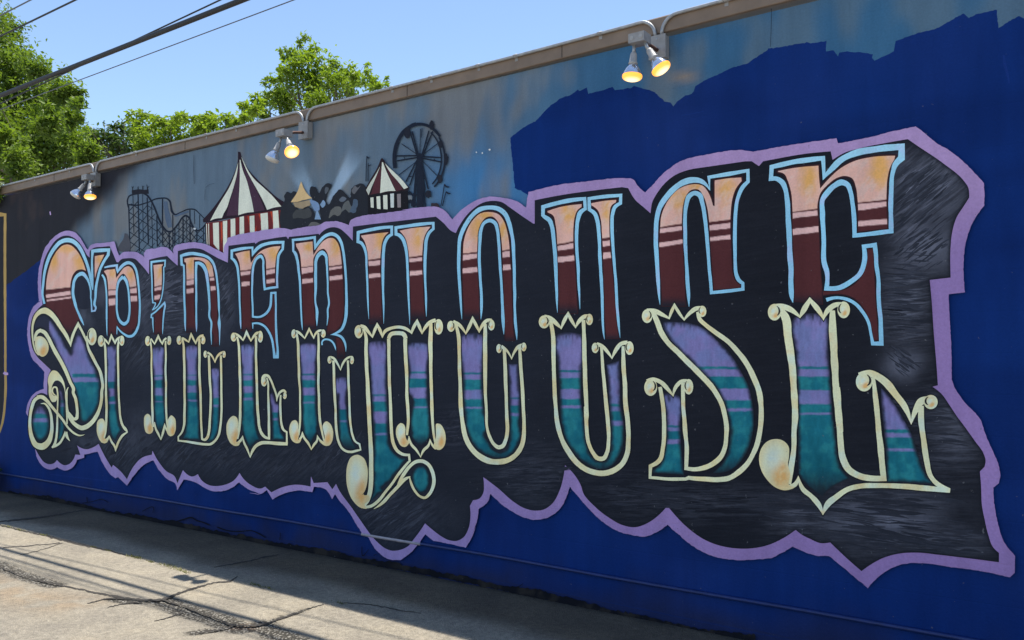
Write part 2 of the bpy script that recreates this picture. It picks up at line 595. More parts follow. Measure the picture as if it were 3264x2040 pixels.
def upper_colour(v, dist, bands, gold, fade):
    """peach with gold blooms, two pink stripes, maroon foot"""
    n = len(v); bands = conv_bands(bands)
    k = band_index(v, bands)
    col = np.tile(lin(MAROON), (n, 1))
    nz = fbm(v[:, 0], v[:, 1], 26, 2)
    g = np.zeros(n)
    for gx, gy, rx, ry in gold:
        g = np.maximum(g, np.exp(-(((v[:, 0] - gx) / (rx * 1.15)) ** 2 + ((v[:, 1] - gy) / (ry * 1.15)) ** 2)))
    g = np.clip(g * (0.75 + 0.8 * nz) + (nz - 0.62) * 0.4, 0, 1)
    pe = mixa(np.tile(lin(PEACH), (n, 1)), np.tile(lin(GOLD), (n, 1)), g)
    gr = sstep(0.50, 0.72, fbm(v[:, 0] + v[:, 1] * 0.7, (v[:, 1] - v[:, 0] * 0.7) * 0.5, 20, 9)) * 0.5
    pe = mixa(pe, np.tile(lin((160, 146, 144)), (n, 1)), gr)
    for i, (xl, xr, yl, yr) in enumerate(bands):
        m = k == i
        t = (v[m, 0] - xl) / (xr - xl)
        e = [a + (b - a) * t for a, b in zip(yl, yr)]
        y = v[m, 1] + (vnoise(v[m, 0], v[m, 1], 12, 4) - 0.5) * 1.6
        s = 1.6
        p = 1 - sstep(e[0] - s, e[0] + s, y)
        b1 = sstep(e[1] - s, e[1] + s, y) * (1 - sstep(e[2] - s, e[2] + s, y))
        b2 = sstep(e[3] - s, e[3] + s, y) * (1 - sstep(e[4] - s, e[4] + s, y))
        c = mixa(col[m], pe[m], p)
        c = mixa(c, np.tile(lin(PINK), (m.sum(), 1)), np.maximum(b1, b2))
        col[m] = c
    for (x0, x1, y0, y1) in fade:
        m = (v[:, 0] > x0) & (v[:, 0] < x1)
        col[m] = mixa(col[m], np.tile(lin(BLACK), (m.sum(), 1)), sstep(y0, y1, v[m, 1]))
    return alb(col)

def lower_colour(v, dist, bands, edge, fade):
    """purple fading out of black, banded with teal"""
    n = len(v); bands = conv_bands(bands)
    k = band_index(v, bands)
    nz = fbm(v[:, 0], v[:, 1], 16, 5)
    P_ = mixa(np.tile(lin(PURPLE), (n, 1)), np.tile(lin(PURPLE2), (n, 1)), sstep(0.3, 0.7, fbm(v[:, 0], v[:, 1], 40, 6)))
    T_ = mixa(np.tile(lin(TEAL), (n, 1)), np.tile(lin(TEAL2), (n, 1)), sstep(0.35, 0.7, fbm(v[:, 0], v[:, 1], 30, 7)))
    col = P_.copy()
    for i, (xl, xr, yl, yr) in enumerate(bands):
        m = k == i
        if not m.any(): continue
        t = (v[m, 0] - xl) / (xr - xl)
        y = v[m, 1] + (vnoise(v[m, 0], v[m, 1], 10, 4) - 0.5) * 2.5
        f = np.zeros(m.sum()); sg = 1
        for a, b in zip(yl, yr):
            e = a + (b - a) * t
            f = f + sg * sstep(e - 2.2, e + 2.2, y); sg = -sg
        last = yl[-1] + (yr[-1] - yl[-1]) * t
        c = mixa(P_[m], T_[m], np.clip(f, 0, 1))
        c *= (1 - 0.30 * sstep(last + 20, last + 230, y))[:, None]
        col[m] = c
    col *= (0.84 + 0.34 * fbm(v[:, 0], v[:, 1] * 0.3, 9, 25))[:, None]
    d = dist + (nz - 0.5) * edge * 0.9
    dark = 1 - sstep(0.5, edge * 1.6, d)
    for (x0, x1, y0, y1) in fade:      # top: y0 black -> y1 clear
        m = (v[:, 0] > x0) & (v[:, 0] < x1)
        yy = v[m, 1] + (vnoise(v[m, 0], v[m, 1] * 0.25, 5, 3) - 0.5) * abs(y1 - y0) * (0.8 if y1 > y0 else 0.12)
        dark[m] = np.maximum(dark[m], 1 - sstep(y0, y1, yy) if y1 > y0 else sstep(y1, y0, yy))
    col = mixa(col, np.tile(lin(BLACK), (n, 1)), dark * 0.93)
    return alb(col)

def cream_colour(v):
    n = len(v)
    a = mixa(np.tile(lin(CREAM), (n, 1)), np.tile(lin(CREAM2), (n, 1)), sstep(0.46, 0.74, fbm(v[:, 0], v[:, 1], 60, 11)))
    a = mixa(a, np.tile(lin(ORANGE), (n, 1)), sstep(0.66, 0.8, fbm(v[:, 0], v[:, 1], 45, 13)) * 0.3)
    a = mixa(a, np.tile(lin(PALE), (n, 1)), sstep(0.6, 0.78, fbm(v[:, 0], v[:, 1], 50, 14)) * 0.6)
    a = a * (0.90 + 0.18 * fbm(v[:, 0], v[:, 1], 22, 19))[:, None]
    return alb(a)

def blue_colour(v):
    n = len(v)
    a = mixa(np.tile(lin(SKYB), (n, 1)), np.tile(lin(SKYB2), (n, 1)), sstep(600, 1050, v[:, 1] + 0.12 * v[:, 0]) * 0.9)
    a = mixa(a, np.tile(lin((150, 160, 205)), (n, 1)), sstep(0.6, 0.8, fbm(v[:, 0], v[:, 1], 50, 21)) * 0.5)
    a = a * (0.90 + 0.20 * fbm(v[:, 0], v[:, 1], 22, 23))[:, None]
    return alb(a)

def ell(sh, cx, cy, rx, ry, n=28, sq=1.0):
    o = SURVEY[sh]
    return np.array([(o[0] + (cx + rx * math.copysign(abs(math.cos(a)) ** sq, math.cos(a))) / o[2],
                      o[1] + (cy + ry * math.copysign(abs(math.sin(a)) ** sq, math.sin(a))) / o[2])
                     for a in np.linspace(0, 2 * math.pi, n, endpoint=False)])

def curl_line(sh, cx, cy, rx, ry, d):
    """dark spiral brush line inside a scroll end; d = +1 opens right, -1 opens left"""
    o = SURVEY[sh]; pts = []
    for i in range(14):
        a = -math.pi / 2 + 0.30 * d + d * i / 13 * 2.3; r = 0.80 - 0.33 * i / 13
        wd = 0.05 + 0.15 * math.sin(math.pi * i / 13)
        pts.append("%.1f,%.1f,%.1f" % (cx + d * rx * 0.12 + math.cos(a) * rx * r, cy + math.sin(a) * ry * r * 0.95, max(rx * wd * 1.3, 0.6 * o[2])))
    return "@%s " % sh + " ".join(pts)

def ball_colour(v, cx, cy, rx, ry):
    """cream ball with a pale glint and an orange bloom"""
    n = len(v); x = (v[:, 0] - cx) / rx; y = (v[:, 1] - cy) / ry
    a = mixa(np.tile(lin(CREAM), (n, 1)), np.tile(lin(CREAM2), (n, 1)), sstep(0.5, 1.05, np.hypot(x, y)))
    nz = (fbm(v[:, 0], v[:, 1], 12, 17) - 0.5)
    o_ = np.exp(-(((x - 0.22) / 0.48) ** 2 + ((y - 0.38) / 0.48) ** 2)) * (0.9 + nz)
    g_ = np.exp(-(((x + 0.22) / 0.42) ** 2 + ((y + 0.28) / 0.45) ** 2)) * (0.9 + nz)
    a = mixa(a, np.tile(lin(ORANGE), (n, 1)), np.clip(o_ * 1.25, 0, 1))
    a = mixa(a, np.tile(lin((186, 204, 198)), (n, 1)), np.clip(g_, 0, 1))
    return alb(a)

# ------------------------------------------------------------------ the eleven painted letters
LETTERS = [
dict(ch='S', label='big curly first painted letter S with a teal oval at its foot',
 ups=["@A 755,1228* 760,1120 775,1010 810,860 870,700 950,580 1040,505 1110,490 1180,510 1260,580 1340,700 1400,850 1432,965* 1390,930 1340,915 1270,930 1210,1000 1185,1080 1172,1185 1178,1300 1205,1420 1235,1500 @B 825,80 870,190 930,310 955,370* 890,310* 840,410 770,550* 740,585* 650,470 560,330 460,190 390,110 345,70* @A 765,1440 752,1320",
      "@A 1540,680* 1620,665 1725,650* 1690,730 1640,830 1600,930 1570,1040 1548,1150* 1540,1000 1538,820"],
 bands=[('A', 760, 1170, [1228, 1310, 1360, 1395, 1420], [1185, 1245, 1305, 1335, 1362])],
 gold=[('A', 1120, 570, 130, 60), ('A', 1310, 800, 90, 140), ('A', 1640, 740, 60, 90), ('A', 900, 740, 60, 160)],
 ufade=[('B', 300, 1000, 330, 620)],
 blue=["@A 742,1455,34 715,1300,32 720,1150,36 735,1000,40 770,840,46 830,680,52 910,560,58 1000,470,64 1100,435,72 1180,445,70 1260,500,64 1330,590,58 1390,720,52 1440,860,48 1478,1020,44 1505,1150,38 1517,1235,10",
       "@A 1517,1235,10 1512,1100,36 1508,900,36 1508,700,36 1518,612,50* 1650,597,62 1775,588,52* 1768,670,50* 1700,780,44 1640,900,42 1600,1050,40 1570,1200,38 1562,1350,36 1560,1500,34 @B 1162,95,32 1152,158,26* 1103,166,26* 1098,60,22 1090,-20,22 @A 1490,1380,22 1485,1250,24 1460,1130,30 1420,1040,48 1350,972,62 1275,1000,52 1222,1080,44 1206,1200,40 1206,1300,40 1225,1400,40 1250,1500,40 @B 850,100,38 900,220,38 950,330,30 975,388,8"],
 counters=["@A 1350,1005 1290,1020 1245,1090 1228,1200 1228,1310 1250,1410 1280,1512 1480,1512 1478,1380 1468,1250 1435,1130 1400,1050"],
 lows=["@B 185,480 200,350 260,270 340,240 420,290 500,380 570,490 640,620 700,740 765,835* 780,760 795,680 830,600 880,520* 930,560 980,640 1010,740 1060,880 1130,1020 1190,1160 1230,1280 1245,1400 1240,1500 @C 1220,180 1180,320 1110,440 1030,510 960,525 912,470 900,380 885,250 850,100 815,0 @B 800,1400 740,1250 670,1080 600,930 520,760 450,600 400,500 330,420 250,410 200,440*",
       "@T 735,520 760,545 790,620 805,720 805,900 800,1030 770,1110 735,1150 735,1000 740,800 740,650",
       "@T 520,730 580,790 610,880 615,1000 590,1090 540,1140 480,1140 440,1080 415,1000 415,880 445,780 480,735"],
 lbands=[('B', 700, 1200, [1165, 1225, 1300], [1165, 1225, 1295]), ('T', 735, 805, [660, 690, 740], [660, 690, 740]), ('T', 420, 610, [825, 880, 925], [825, 880, 925])],
 edge=8, lfade=[('T', 415, 615, 735, 830)],
 cream=["@B 250,868,18 205,815,20 175,730,22 155,620,24 145,480,30 160,340,38 200,240,52 270,172,74 350,152,98 430,190,88 520,285,70 610,425,62 700,565,56 765,725,10*",
        "@B 762,735,8* 785,590,40 840,450,42 885,368,44* 930,450,38 985,570,34 1012,650,14",
        "@B 1020,560,24 1022,640,30 1050,760,38 1110,880,46 1170,1000,48 1230,1120,46 1265,1250,44 1275,1400,44 @C 1272,0,44 1262,150,44 1230,300,48 1180,430,56 1100,540,66 1020,600,74 940,622,76 860,585,68 790,520,58 740,440,48 715,350,40 700,200,32 703,60,26 @B 705,1430,24 728,1382,14",
        "@B 270,470,56 340,500,64 400,580,58 460,700,56 540,850,58 620,1000,56 700,1160,54 760,1300,52 810,1430,50 @C 805,40,48 842,150,48 866,280,46 870,400,48 852,470,56 812,478,46 770,430,44 735,370,24",
        "@B 190,640,30 195,560,44 230,495,56 290,465,56",
        "@T 690,602,14 665,580,18 655,540,18 670,507,20 700,507,22 716,560,20 720,650,18 716,800,18 714,950,22 708,1050,24 698,1130,26 672,1205,28 645,1232,14",
        "@T 848,508,10 822,560,20 826,700,20 830,850,20 830,950,18", "@T 825,1040,18 840,1110,22 868,1152,6",
        "@T 648,1236,12 700,1208,30 740,1182,28 780,1120,26 805,1055,24* 830,1108,22 866,1150,6",
        "@T 520,620,42 450,655,42 405,760,38 385,880,36 385,1000,42 410,1120,52 460,1205,70 530,1222,84 600,1170,68 640,1070,46 650,930,34 635,820,30 600,740,26 565,705,20 516,706,6",
        "@T 470,625,40 540,630,46 590,670,40 640,730,36 700,800,32 780,900,28 850,1000,26 920,1060,26 980,1085,20 1045,1074,3"],
 cpolys=["@T 610,500 600,430 620,350 660,305 700,310 750,360 790,430 810,520 808,592* 790,500 760,450 720,425 690,430 660,470 645,540 655,590 680,612 702,598* 712,640 692,680 655,685 625,640 610,570"],
 curls=[('B', 1105, 570, 76, 140, 1)], balls=["@B 188,640 205,585 260,562 325,580 380,640 410,730 402,805 362,870 310,893 258,868 215,800 190,710"]),
dict(ch='P', label='slim painted letter P right after the big curly S',
 ups=["@D 175,520* 240,492 290,490 370,480* 385,530 390,610* 440,540 510,460 580,435 640,470 690,580 715,720 730,900 737,1100 737,1250 715,1380 665,1470 @B 1770,450 1740,505 1690,525 1620,500 1540,430 1500,385* 1492,540* 1370,540* 1365,300 1365,60 @D 255,1100 245,850 235,700 215,600 180,545*"],
 bands=[('D', 255, 365, [830, 848, 922, 975, 1085], [818, 835, 910, 965, 1070]), ('D', 605, 725, [785, 815, 885, 932, 1015], [765, 795, 872, 922, 1003])],
 gold=[('D', 330, 560, 45, 90), ('D', 620, 560, 50, 80)], ufade=[('B', 1300, 1900, 440, 640)],
 counters=["@D 500,568 430,625 392,720 376,900 373,1100 383,1290 430,1385 505,1425 572,1392 612,1280 622,1100 614,930 600,780 560,640"],
 blue=["@D 198,470,22 290,448,32 398,432,32* 398,500,30 408,548,16* 445,488,38 510,420,46 580,392,52 640,412,46 690,480,40 725,600,34 745,750,30 758,900,30 763,1100,30 760,1250,32 750,1370,32 722,1465,34 @B 1845,410,36 1800,508,42 1750,560,46 1690,568,44 1620,530,32 1550,468,24 1510,415,18* 1508,530,10",
       "@D 158,580,30 195,640,36 215,750,28 228,900,26 231,1100,26 233,1300,24 @B 1338,130,24 1342,300,20 1347,500,12 1350,560,3",
       "@D 500,618,62 430,690,42 402,800,32 396,1000,28 400,1200,32 422,1290,36 468,1355,48 512,1378,56 562,1345,46 590,1250,36 598,1100,32 590,950,30 575,800,32 548,685,48 500,618,62"],
 lows=["@B 1345,720 1500,720 1500,900 1492,1200 1490,1500 @C 1500,200 1510,400 1540,560 1590,660* 1530,740 1490,835* 1440,800 1392,700* 1372,500 1365,200 1358,0 @B 1352,1400 1345,1000"],
 lbands=[('B', 1350, 1490, [1295, 1405, 1526, 1611, 1651], [1295, 1405, 1526, 1611, 1651])], edge=6, lfade=[('B', 1300, 1540, 690, 820), ('C', 1300, 1650, 860, 640)],
 cream=["@B 1290,598,30 1330,632,36 1375,690,14* 1400,612,32 1420,545,26* 1445,602,32 1478,672,22* 1515,605,36 1565,575,30",
        "@B 1288,610,28 1312,690,34 1322,900,34 1330,1200,34 1333,1480,34 @C 1336,200,36 1338,400,38 1330,600,38 1312,720,40 1290,800,28",
        "@B 1548,600,30 1530,690,34 1526,900,34 1530,1200,30 1535,1480,28 @C 1540,200,28 1550,350,30 1570,480,34 1602,590,38 1650,655,42 1676,690,14*",
        "@C 1676,690,18* 1600,740,40 1540,830,38 1510,900,38 1485,1000,8* 1468,915,34 1420,845,32 1380,745,16*", "@C 1378,755,18* 1350,808,40 1310,835,60 1255,830,40"],
 curls=[('B', 1252, 640, 52, 92, -1), ('B', 1585, 635, 42, 82, 1)], balls=["@C 1183,610 1195,520 1230,480 1280,474 1312,520 1322,600 1312,700 1296,785 1330,802 1360,840 1310,872 1250,842 1205,765 1185,690"]),
dict(ch='I', label='narrow painted letter I broken by a hooked waist',
 ups=["@D 968,420* 1150,400* 1145,440* 1128,460* 1128,740 1115,880 1090,980 1045,1055 1005,1100* 1030,1030* 985,995* 985,700 975,500", "@B 2110,200* 2180,150 2240,110* 2235,250 2230,400 2225,530* 2110,530* 2110,300"],
 bands=[('D', 985, 1120, [778, 800, 842, 925, 988], [752, 775, 822, 905, 968])], gold=[('D', 1080, 540, 40, 110)], ufade=[('B', 2050, 2300, 440, 590)],
 counters=[], blue=["@D 1022,1036,16* 975,1032,20* 965,900,20 958,700,22 952,500,26 950,385,32* 1060,370,34 1170,360,26* 1168,455,24* 1150,470,20* 1148,600,20 1142,750,18 1130,880,18 1100,1000,18 1060,1080,18 1010,1128,16 962,1154,10*",
       "@D 1020,1036,16* 1008,1080,16 966,1150,10", "@B 2096,500,4 2085,380,16 2080,270,22* 2056,262,20* 2062,215,22* 2110,185,22 2190,110,26 2272,25,26* 2280,60,26 2262,170,26 2245,310,24 2242,440,18 2240,530,4"],
 lows=["@B 2095,740 2260,740 2257,1000 2262,1500 @C 2275,300 2290,450 2280,560* 2245,650 2215,735* 2170,660 2120,560* 2106,400 2101,0 @B 2096,1200"],
 lbands=[('B', 2095, 2260, [1190, 1212, 1265, 1395, 1511, 1608, 1622], [1190, 1212, 1265, 1395, 1511, 1608, 1622])], edge=6, lfade=[('B', 2060, 2300, 700, 850), ('C', 2050, 2330, 700, 460)],
 cream=["@B 2055,600,28 2115,688,16* 2145,622,30 2172,555,24* 2200,622,30 2240,690,18* 2270,622,32 2305,592,28",
        "@B 2042,615,26 2055,700,28 2060,1000,28 2068,1300,28 @C 2072,0,28 2075,200,30 2078,400,34 2076,520,34 2092,610,24",
        "@B 2292,640,28 2290,900,30 2290,1200,32 @C 2297,0,32 2300,300,32 2310,500,28 2325,640,24",
        "@C 2108,530,14* 2130,640,32 2170,720,34 2212,815,10* 2245,700,36 2275,560,14* 2300,645,30 2335,700,26"],
 curls=[('B', 2003, 640, 44, 80, -1), ('B', 2345, 632, 35, 74, 1)],
 balls=["@C 1942,520 1955,430 2000,395 2045,430 2056,510 2072,580 2090,620 2078,690 2030,720 1980,700 1950,620", "@F -8,600 8,490 65,420 120,468 137,570 130,670 95,740 50,757 5,725 -12,670"]),
dict(ch='D', label='painted letter D with a flat stroke along its foot',
 ups=["@D 1465,320* 1560,300 1700,295 1800,310 1870,350 1930,430 1955,540 1980,700 2000,850 2010,1050 2015,1300 2020,1480 @E 815,520 820,720* 715,720* 712,500 @D 1915,1500 1910,1300 1897,1000 1887,800 1872,640 1840,510 1790,400 1720,365 1645,360* 1645,600 1640,900 1645,1200 @E 448,300 450,500* 305,500* 302,300 @D 1505,1200 1502,900 1502,600 1495,400* 1470,390*"],
 bands=[('D', 1500, 1645, [668, 685, 755, 815, 885], [648, 662, 738, 803, 872]), ('D', 1885, 1990, [618, 642, 684, 778, 838], [602, 628, 668, 765, 826])],
 gold=[('D', 1570, 400, 55, 110), ('D', 1860, 450, 45, 80)], ufade=[('E', 280, 470, 360, 520), ('E', 690, 860, 600, 750)],
 counters=[], blue=["@E 290,480,6 285,400,24 282,200,30 270,0,30 @D 1475,900,30 1475,600,28 1468,440,28* 1435,425,38* 1430,285,40* 1500,262,50 1600,247,52 1700,257,52 1800,278,50 1880,322,46 1940,392,40 1980,500,36 2005,650,34 2025,850,32 2035,1100,30 2040,1300,30 @E 830,300,34 835,500,24 836,710,5",
       "@E 466,495,4 466,420,22 464,300,28 462,100,28 @D 1670,1000,30 1668,700,34 1666,500,38 1672,402,46* 1720,402,52 1770,432,56 1820,512,50 1850,650,42 1870,850,36 1885,1100,32 1895,1300,30 @E 690,300,30 697,500,24 708,700,5"],
 lows=["@E 300,720 475,720 478,1000 480,1300 485,1500 @F 500,300 510,600 520,812* 220,800* 270,720 295,600 305,400 305,0 @E 302,1300 300,1000",
       "@E 705,1080 825,1080 830,1300 835,1500 @F 835,300 825,550 800,700 740,820* 640,845* 675,760 702,650 715,450 720,200 718,0 @E 712,1300"],
 lbands=[('E', 300, 480, [1185, 1200, 1265, 1355, 1465, 1581, 1605], [1185, 1200, 1265, 1355, 1465, 1581, 1605]), ('E', 710, 830, [1551, 1660, 1695], [1551, 1660, 1695])], edge=6, lfade=[('E', 290, 500, 670, 790), ('E', 690, 850, 1030, 1190)],
 cream=["@E 235,585,28 290,620,36 345,660,16* 365,592,30 383,532,24* 415,602,30 455,680,16* 490,605,36 530,562,36 580,542,24",
        "@E 240,600,28 258,690,36 268,900,38 270,1200,38 275,1480,38 @F 278,200,38 272,400,38 262,600,38 230,695,32 172,762,22*", "@F 175,755,22* 178,825,26* 300,840,34 450,866,38 600,885,40 700,882,40 770,830,38 820,750,36 850,600,34 865,400,34 868,200,34 @E 866,1400,34 864,1200,34 862,980,34 862,870,30",
        "@E 512,600,30 512,700,36 515,1000,36 518,1300,36 @F 525,0,36 535,300,34 545,600,32 556,802,30* 600,815,40 640,780,42 665,700,38 680,500,38 690,300,36 690,0,36 @E 682,1300,38 672,1000,38 664,870,32",
        "@E 640,822,30 700,862,32 765,980,12* 815,872,34 865,832,36 912,815,26"],
 curls=[('E', 190, 628, 42, 72, -1), ('E', 572, 625, 38, 68, 1), ('E', 610, 852, 30, 58, -1), ('E', 910, 855, 28, 56, 1)], balls=[]),
dict(ch='E', label='first painted letter E with a patch of paint flaked to brown',
 ups=["@G 260,445* 380,410 525,385* 530,480 540,570* 600,480 700,390 820,340 1015,315* 1020,350* 960,470 940,600 930,800 930,960* 770,985* 768,800 765,650 750,520 700,455 650,480 590,560 550,680 532,800 525,1000 530,1300 540,1500 @E 1345,400 1345,480* 1195,480* 1195,300 @G 380,1200 375,1000 362,850 350,720 335,600 300,510*",
      "@E 1696,-105* 1721,-105* 1725,100 1735,400 1745,650 1750,850* 1722,850* 1712,700 1680,560 1610,420 1540,350 1460,322 1340,330* 1340,285* 1470,300 1570,250 1650,140 1685,30"],
 bands=[('G', 350, 530, [722, 745, 805, 910, 972], [702, 730, 782, 895, 956]), ('G', 770, 935, [695, 718, 788, 870, 932], [668, 692, 757, 850, 908])],
 gold=[('G', 470, 480, 60, 90), ('G', 900, 430, 80, 110)], ufade=[('E', 1180, 1345, 380, 520)], counters=[],
 blue=["@E 1178,450,4 1175,380,22 1172,250,26 1160,0,28 @G 350,1000,32 335,800,36 310,640,42 270,560,46 225,522,40* 226,400,40* 400,365,46 560,348,32* 560,460,34* 600,402,46 680,332,50 800,290,52 1050,265,40* 1045,380,36* 990,460,38 965,600,36 955,800,34 960,985,32* 850,1000,34 755,1020,34* 745,850,34 735,650,34 725,535,36 690,488,48 620,532,42 580,620,36 560,750,34 552,950,30 555,1200,28 565,1462,30* 680,1462,34 780,1402,38 840,1300,36 855,1180,34 860,1080,32* 930,1075,30* 932,1250,28 @E 1740,300,34 1755,600,34 1770,800,34 1762,895,50* 1718,895,48* 1702,750,32 1680,620,34 1620,482,36 1560,402,36 1480,362,36 1370,360,26* 1371,445,10"],
 lows=["@E 1195,700 1380,700 1385,1000 1390,1480 @F 1400,300 1420,550 1450,700 1490,810* 1400,860 1332,965* 1280,860 1220,740* 1202,650 1205,300 1205,0 @E 1200,1300 1200,1100", "@F 1660,70 1700,60* 1745,220* 1785,240 1787,450 1812,620 1880,780* 1870,815* 1690,815* 1682,600 1670,300"],
 lbands=[('E', 1200, 1390, [1165, 1190, 1265, 1370, 1470, 1555, 1590], [1165, 1190, 1262, 1367, 1467, 1552, 1587]), ('F', 1660, 1790, [370, 470, 500], [370, 470, 500])], edge=6, lfade=[('E', 1180, 1400, 660, 800), ('F', 1640, 1800, 60, 240), ('F', 1190, 1500, 960, 700)],
 cream=["@E 1075,522,34 1120,540,38 1160,568,38 1215,630,16* 1245,562,32 1270,488,26* 1300,560,32 1340,640,16* 1390,562,38 1440,512,42 1495,505,26",
        "@E 1120,570,30 1145,690,36 1160,900,38 1165,1200,40 @F 1168,0,40 1170,300,38 1165,500,38 1148,660,38 1125,800,30",
        "@F 1115,872,36 1170,832,44 1208,760,18* 1230,860,34 1280,960,36 1332,1100,8* 1362,1000,40 1420,912,48 1510,862,52 1600,856,52 1750,870,54 1932,880,48*", "@F 1918,880,34* 1918,780,28 1916,688,26* 1870,655,34 1835,560,34 1820,400,36 1815,250,34 1815,90,30",
        "@E 1525,1245,36 1560,1195,46 1610,1195,46 1660,1265,36 1710,1390,34 1745,1500,30 @F 1757,195,10* 1780,85,36 1820,38,42 1870,22,42 1902,60,30",
        "@E 1598,1230,22 1616,1300,28 1620,1480,30 @F 1630,300,36 1630,600,38 1632,788,38* 1580,775,42 1520,720,46 1480,620,42 1460,450,40 1445,200,38 @E 1435,1300,38 1428,1000,38 1422,700,36 1420,560,32"],
 curls=[('E', 1065, 578, 46, 72, -1), ('E', 1492, 570, 42, 95, 1), ('E', 1553, 1285, 48, 84, -1), ('F', 1885, 105, 32, 54, 1)],
 balls=["@F 948,640 960,540 1000,470 1060,428 1112,452 1136,520 1132,620 1140,720 1115,850 1165,835 1150,900 1090,912 1020,872 970,780"]),
dict(ch='R', label='painted letter R with a sweeping leg, before the tall H',
 ups=["@G 1240,280* 1400,255 1535,240* 1540,330 1545,440* 1610,330 1700,230 1800,185 1870,195 1930,260 1970,360 1990,480 2005,620 2015,800 2025,1000 2030,1200 2030,1350 @H 605,150 575,270 500,370 392,430* 335,420* 352,300 378,150 380,0 @G 1787,1200 1787,1000 1780,750 1770,600 1750,450 1700,385 1640,405 1580,470 1548,540* 1545,700 1545,1000 1550,1300 @H 155,150 155,340* -33,345* @G 1372,1500 1357,1200 1347,900 1337,750 1325,600 1310,470 1290,410* 1250,340*",
      "@H 480,480* 540,492 600,570 622,660 628,740 615,810* 520,810* 507,680 497,600"],
 bands=[('G', 1345, 1540, [665, 682, 775, 860, 932], [642, 657, 743, 846, 908]), ('G', 1785, 2010, [652, 675, 718, 818, 882], [620, 645, 678, 790, 852])],
 gold=[('G', 1450, 340, 60, 100), ('G', 1900, 300, 70, 160)], ufade=[('H', -60, 170, 230, 350), ('H', 300, 460, 330, 460), ('H', 470, 640, 600, 820)], counters=[],
 blue=["@E 2168,470,3 2160,380,20 2152,250,24 @G 1340,1300,26 1325,1000,32 1305,750,34 1280,550,42 1240,435,46 1216,410,36* 1210,232,38* 1400,210,44 1562,188,38* 1567,355,30* 1640,252,48 1740,162,52 1840,137,54 1920,172,50 1980,262,46 2015,400,40 2040,600,36 2055,800,34 2065,1000,36 2070,1200,40 @H 655,0,46 648,150,46 620,270,44 570,360,42 500,407,34 400,438,4*", "@H 405,436,4* 500,442,30 570,472,40 620,540,36 645,630,26 648,715,3",
       "@H 183,300,3 180,200,32 172,0,36 @G 1580,1300,34 1575,1000,42 1572,700,44 1580,560,48 1620,472,56 1680,432,62 1730,475,46 1750,600,34 1760,800,28 1770,1050,28 1775,1300,28 @H 360,0,28 354,150,26 342,290,6", "@H 265,605,24 268,545,26 300,517,28 380,517,28 440,562,30 472,625,26 489,692,3"],
 lows=["@E 2145,690 2380,690 @H 165,900 170,1300 170,1490 @I 80,300 95,500 80,600* 20,700 -8,805* @F 2250,820 2190,700* 2172,500 2165,200 2160,0 @E 2152,1300 2145,1100"],
 lbands=[('E', 2150, 2380, [1165, 1195, 1265, 1390, 1510, 1621, 1638], [1165, 1195, 1265, 1390, 1510, 1621, 1638])], edge=6, lfade=[('E', 2120, 2400, 620, 760), ('F', 2120, 2420, 900, 640)],
 lows2=["@H 500,1120 640,1120 650,1480 @I 565,250 590,480 620,640 660,760 720,845* 620,862 540,832 470,740 440,600 425,350 420,0 @H 510,1480"],
 lbands2=[('I', 420, 560, [220, 400, 425], [220, 400, 425])], lfade2=[('H', 480, 660, 1060, 1220), ('I', 400, 750, 880, 520)],
 cream=["@E 2060,480,30 2100,500,38 2140,532,36 2205,602,14* 2245,522,32 2278,448,26* 2320,530,30 2352,600,14* @H 175,412,36 215,378,36 262,367,28",
        "@E 2075,520,28 2095,650,38 2105,900,40 2115,1200,40 @F 2130,0,32 2130,200,32 2132,400,32 2125,600,30 2108,740,26",
        "@F 2122,800,30 2150,772,36 2170,690,14* 2200,780,34 2260,862,38 2310,970,10* 2360,882,38 2400,832,36 @I 90,640,12* 130,712,30 190,758,34",
        "@H 210,410,28 210,700,42 210,1000,42 210,1300,36 @I 115,0,36 122,250,36 140,450,36 170,600,32 202,735,24",
        "@H 400,792,30 450,812,36 510,892,34 562,1010,8* 600,902,36 650,832,38 710,797,36 755,792,24",
        "@H 450,850,36 455,1000,38 460,1200,38 470,1480,42 @I 380,200,38 388,400,38 400,600,38 430,740,36 490,850,38 560,895,42 640,905,42 720,886,38 788,870,24*", "@I 786,880,22* 765,780,30* 700,740,32 660,650,36 630,500,34 610,300,34 598,0,34 @H 690,1200,38 685,1000,38 680,850,32"],
 curls=[('E', 2032, 525, 40, 72, -1), ('H', 285, 420, 40, 66, 1), ('H', 388, 842, 34, 60, -1), ('H', 745, 845, 34, 66, 1)],
 balls=["@F 1958,640 1975,560 2010,510 2060,498 2096,540 2102,640 2112,750 2105,810 2150,790 2120,862 2070,867 2010,832 1970,740", "@I 178,480 235,415 295,450 335,530 347,630 330,730 285,800 230,810 170,782 120,722 192,738 208,650 190,570"]),
dict(ch='H', label='tall painted letter H with a looping tail under it',
 ups=["@J 280,415* 450,390 630,372* 625,395* 580,440 555,500 540,600 530,750 530,900 535,1100 540,1300 545,1480* 395,1480* 390,1200 380,950 370,750 350,580 320,490 285,440*", "@J 735,360* 900,325 1140,305* 1130,330* 1085,390 1055,470 1040,600 1035,800 1040,1000 1050,1250 1060,1435* 890,1435* 885,1200 870,900 860,700 845,570 810,450 760,385*"],
 bands=[('J', 370, 530, [715, 735, 792, 890, 938], [692, 720, 775, 876, 920]), ('J', 860, 1035, [682, 702, 742, 852, 908], [657, 686, 724, 842, 888])],
 gold=[('J', 520, 470, 60, 120), ('J', 990, 400, 60, 150)], ufade=[('J', 380, 560, 1330, 1500), ('J', 870, 1070, 1280, 1450)], counters=[],
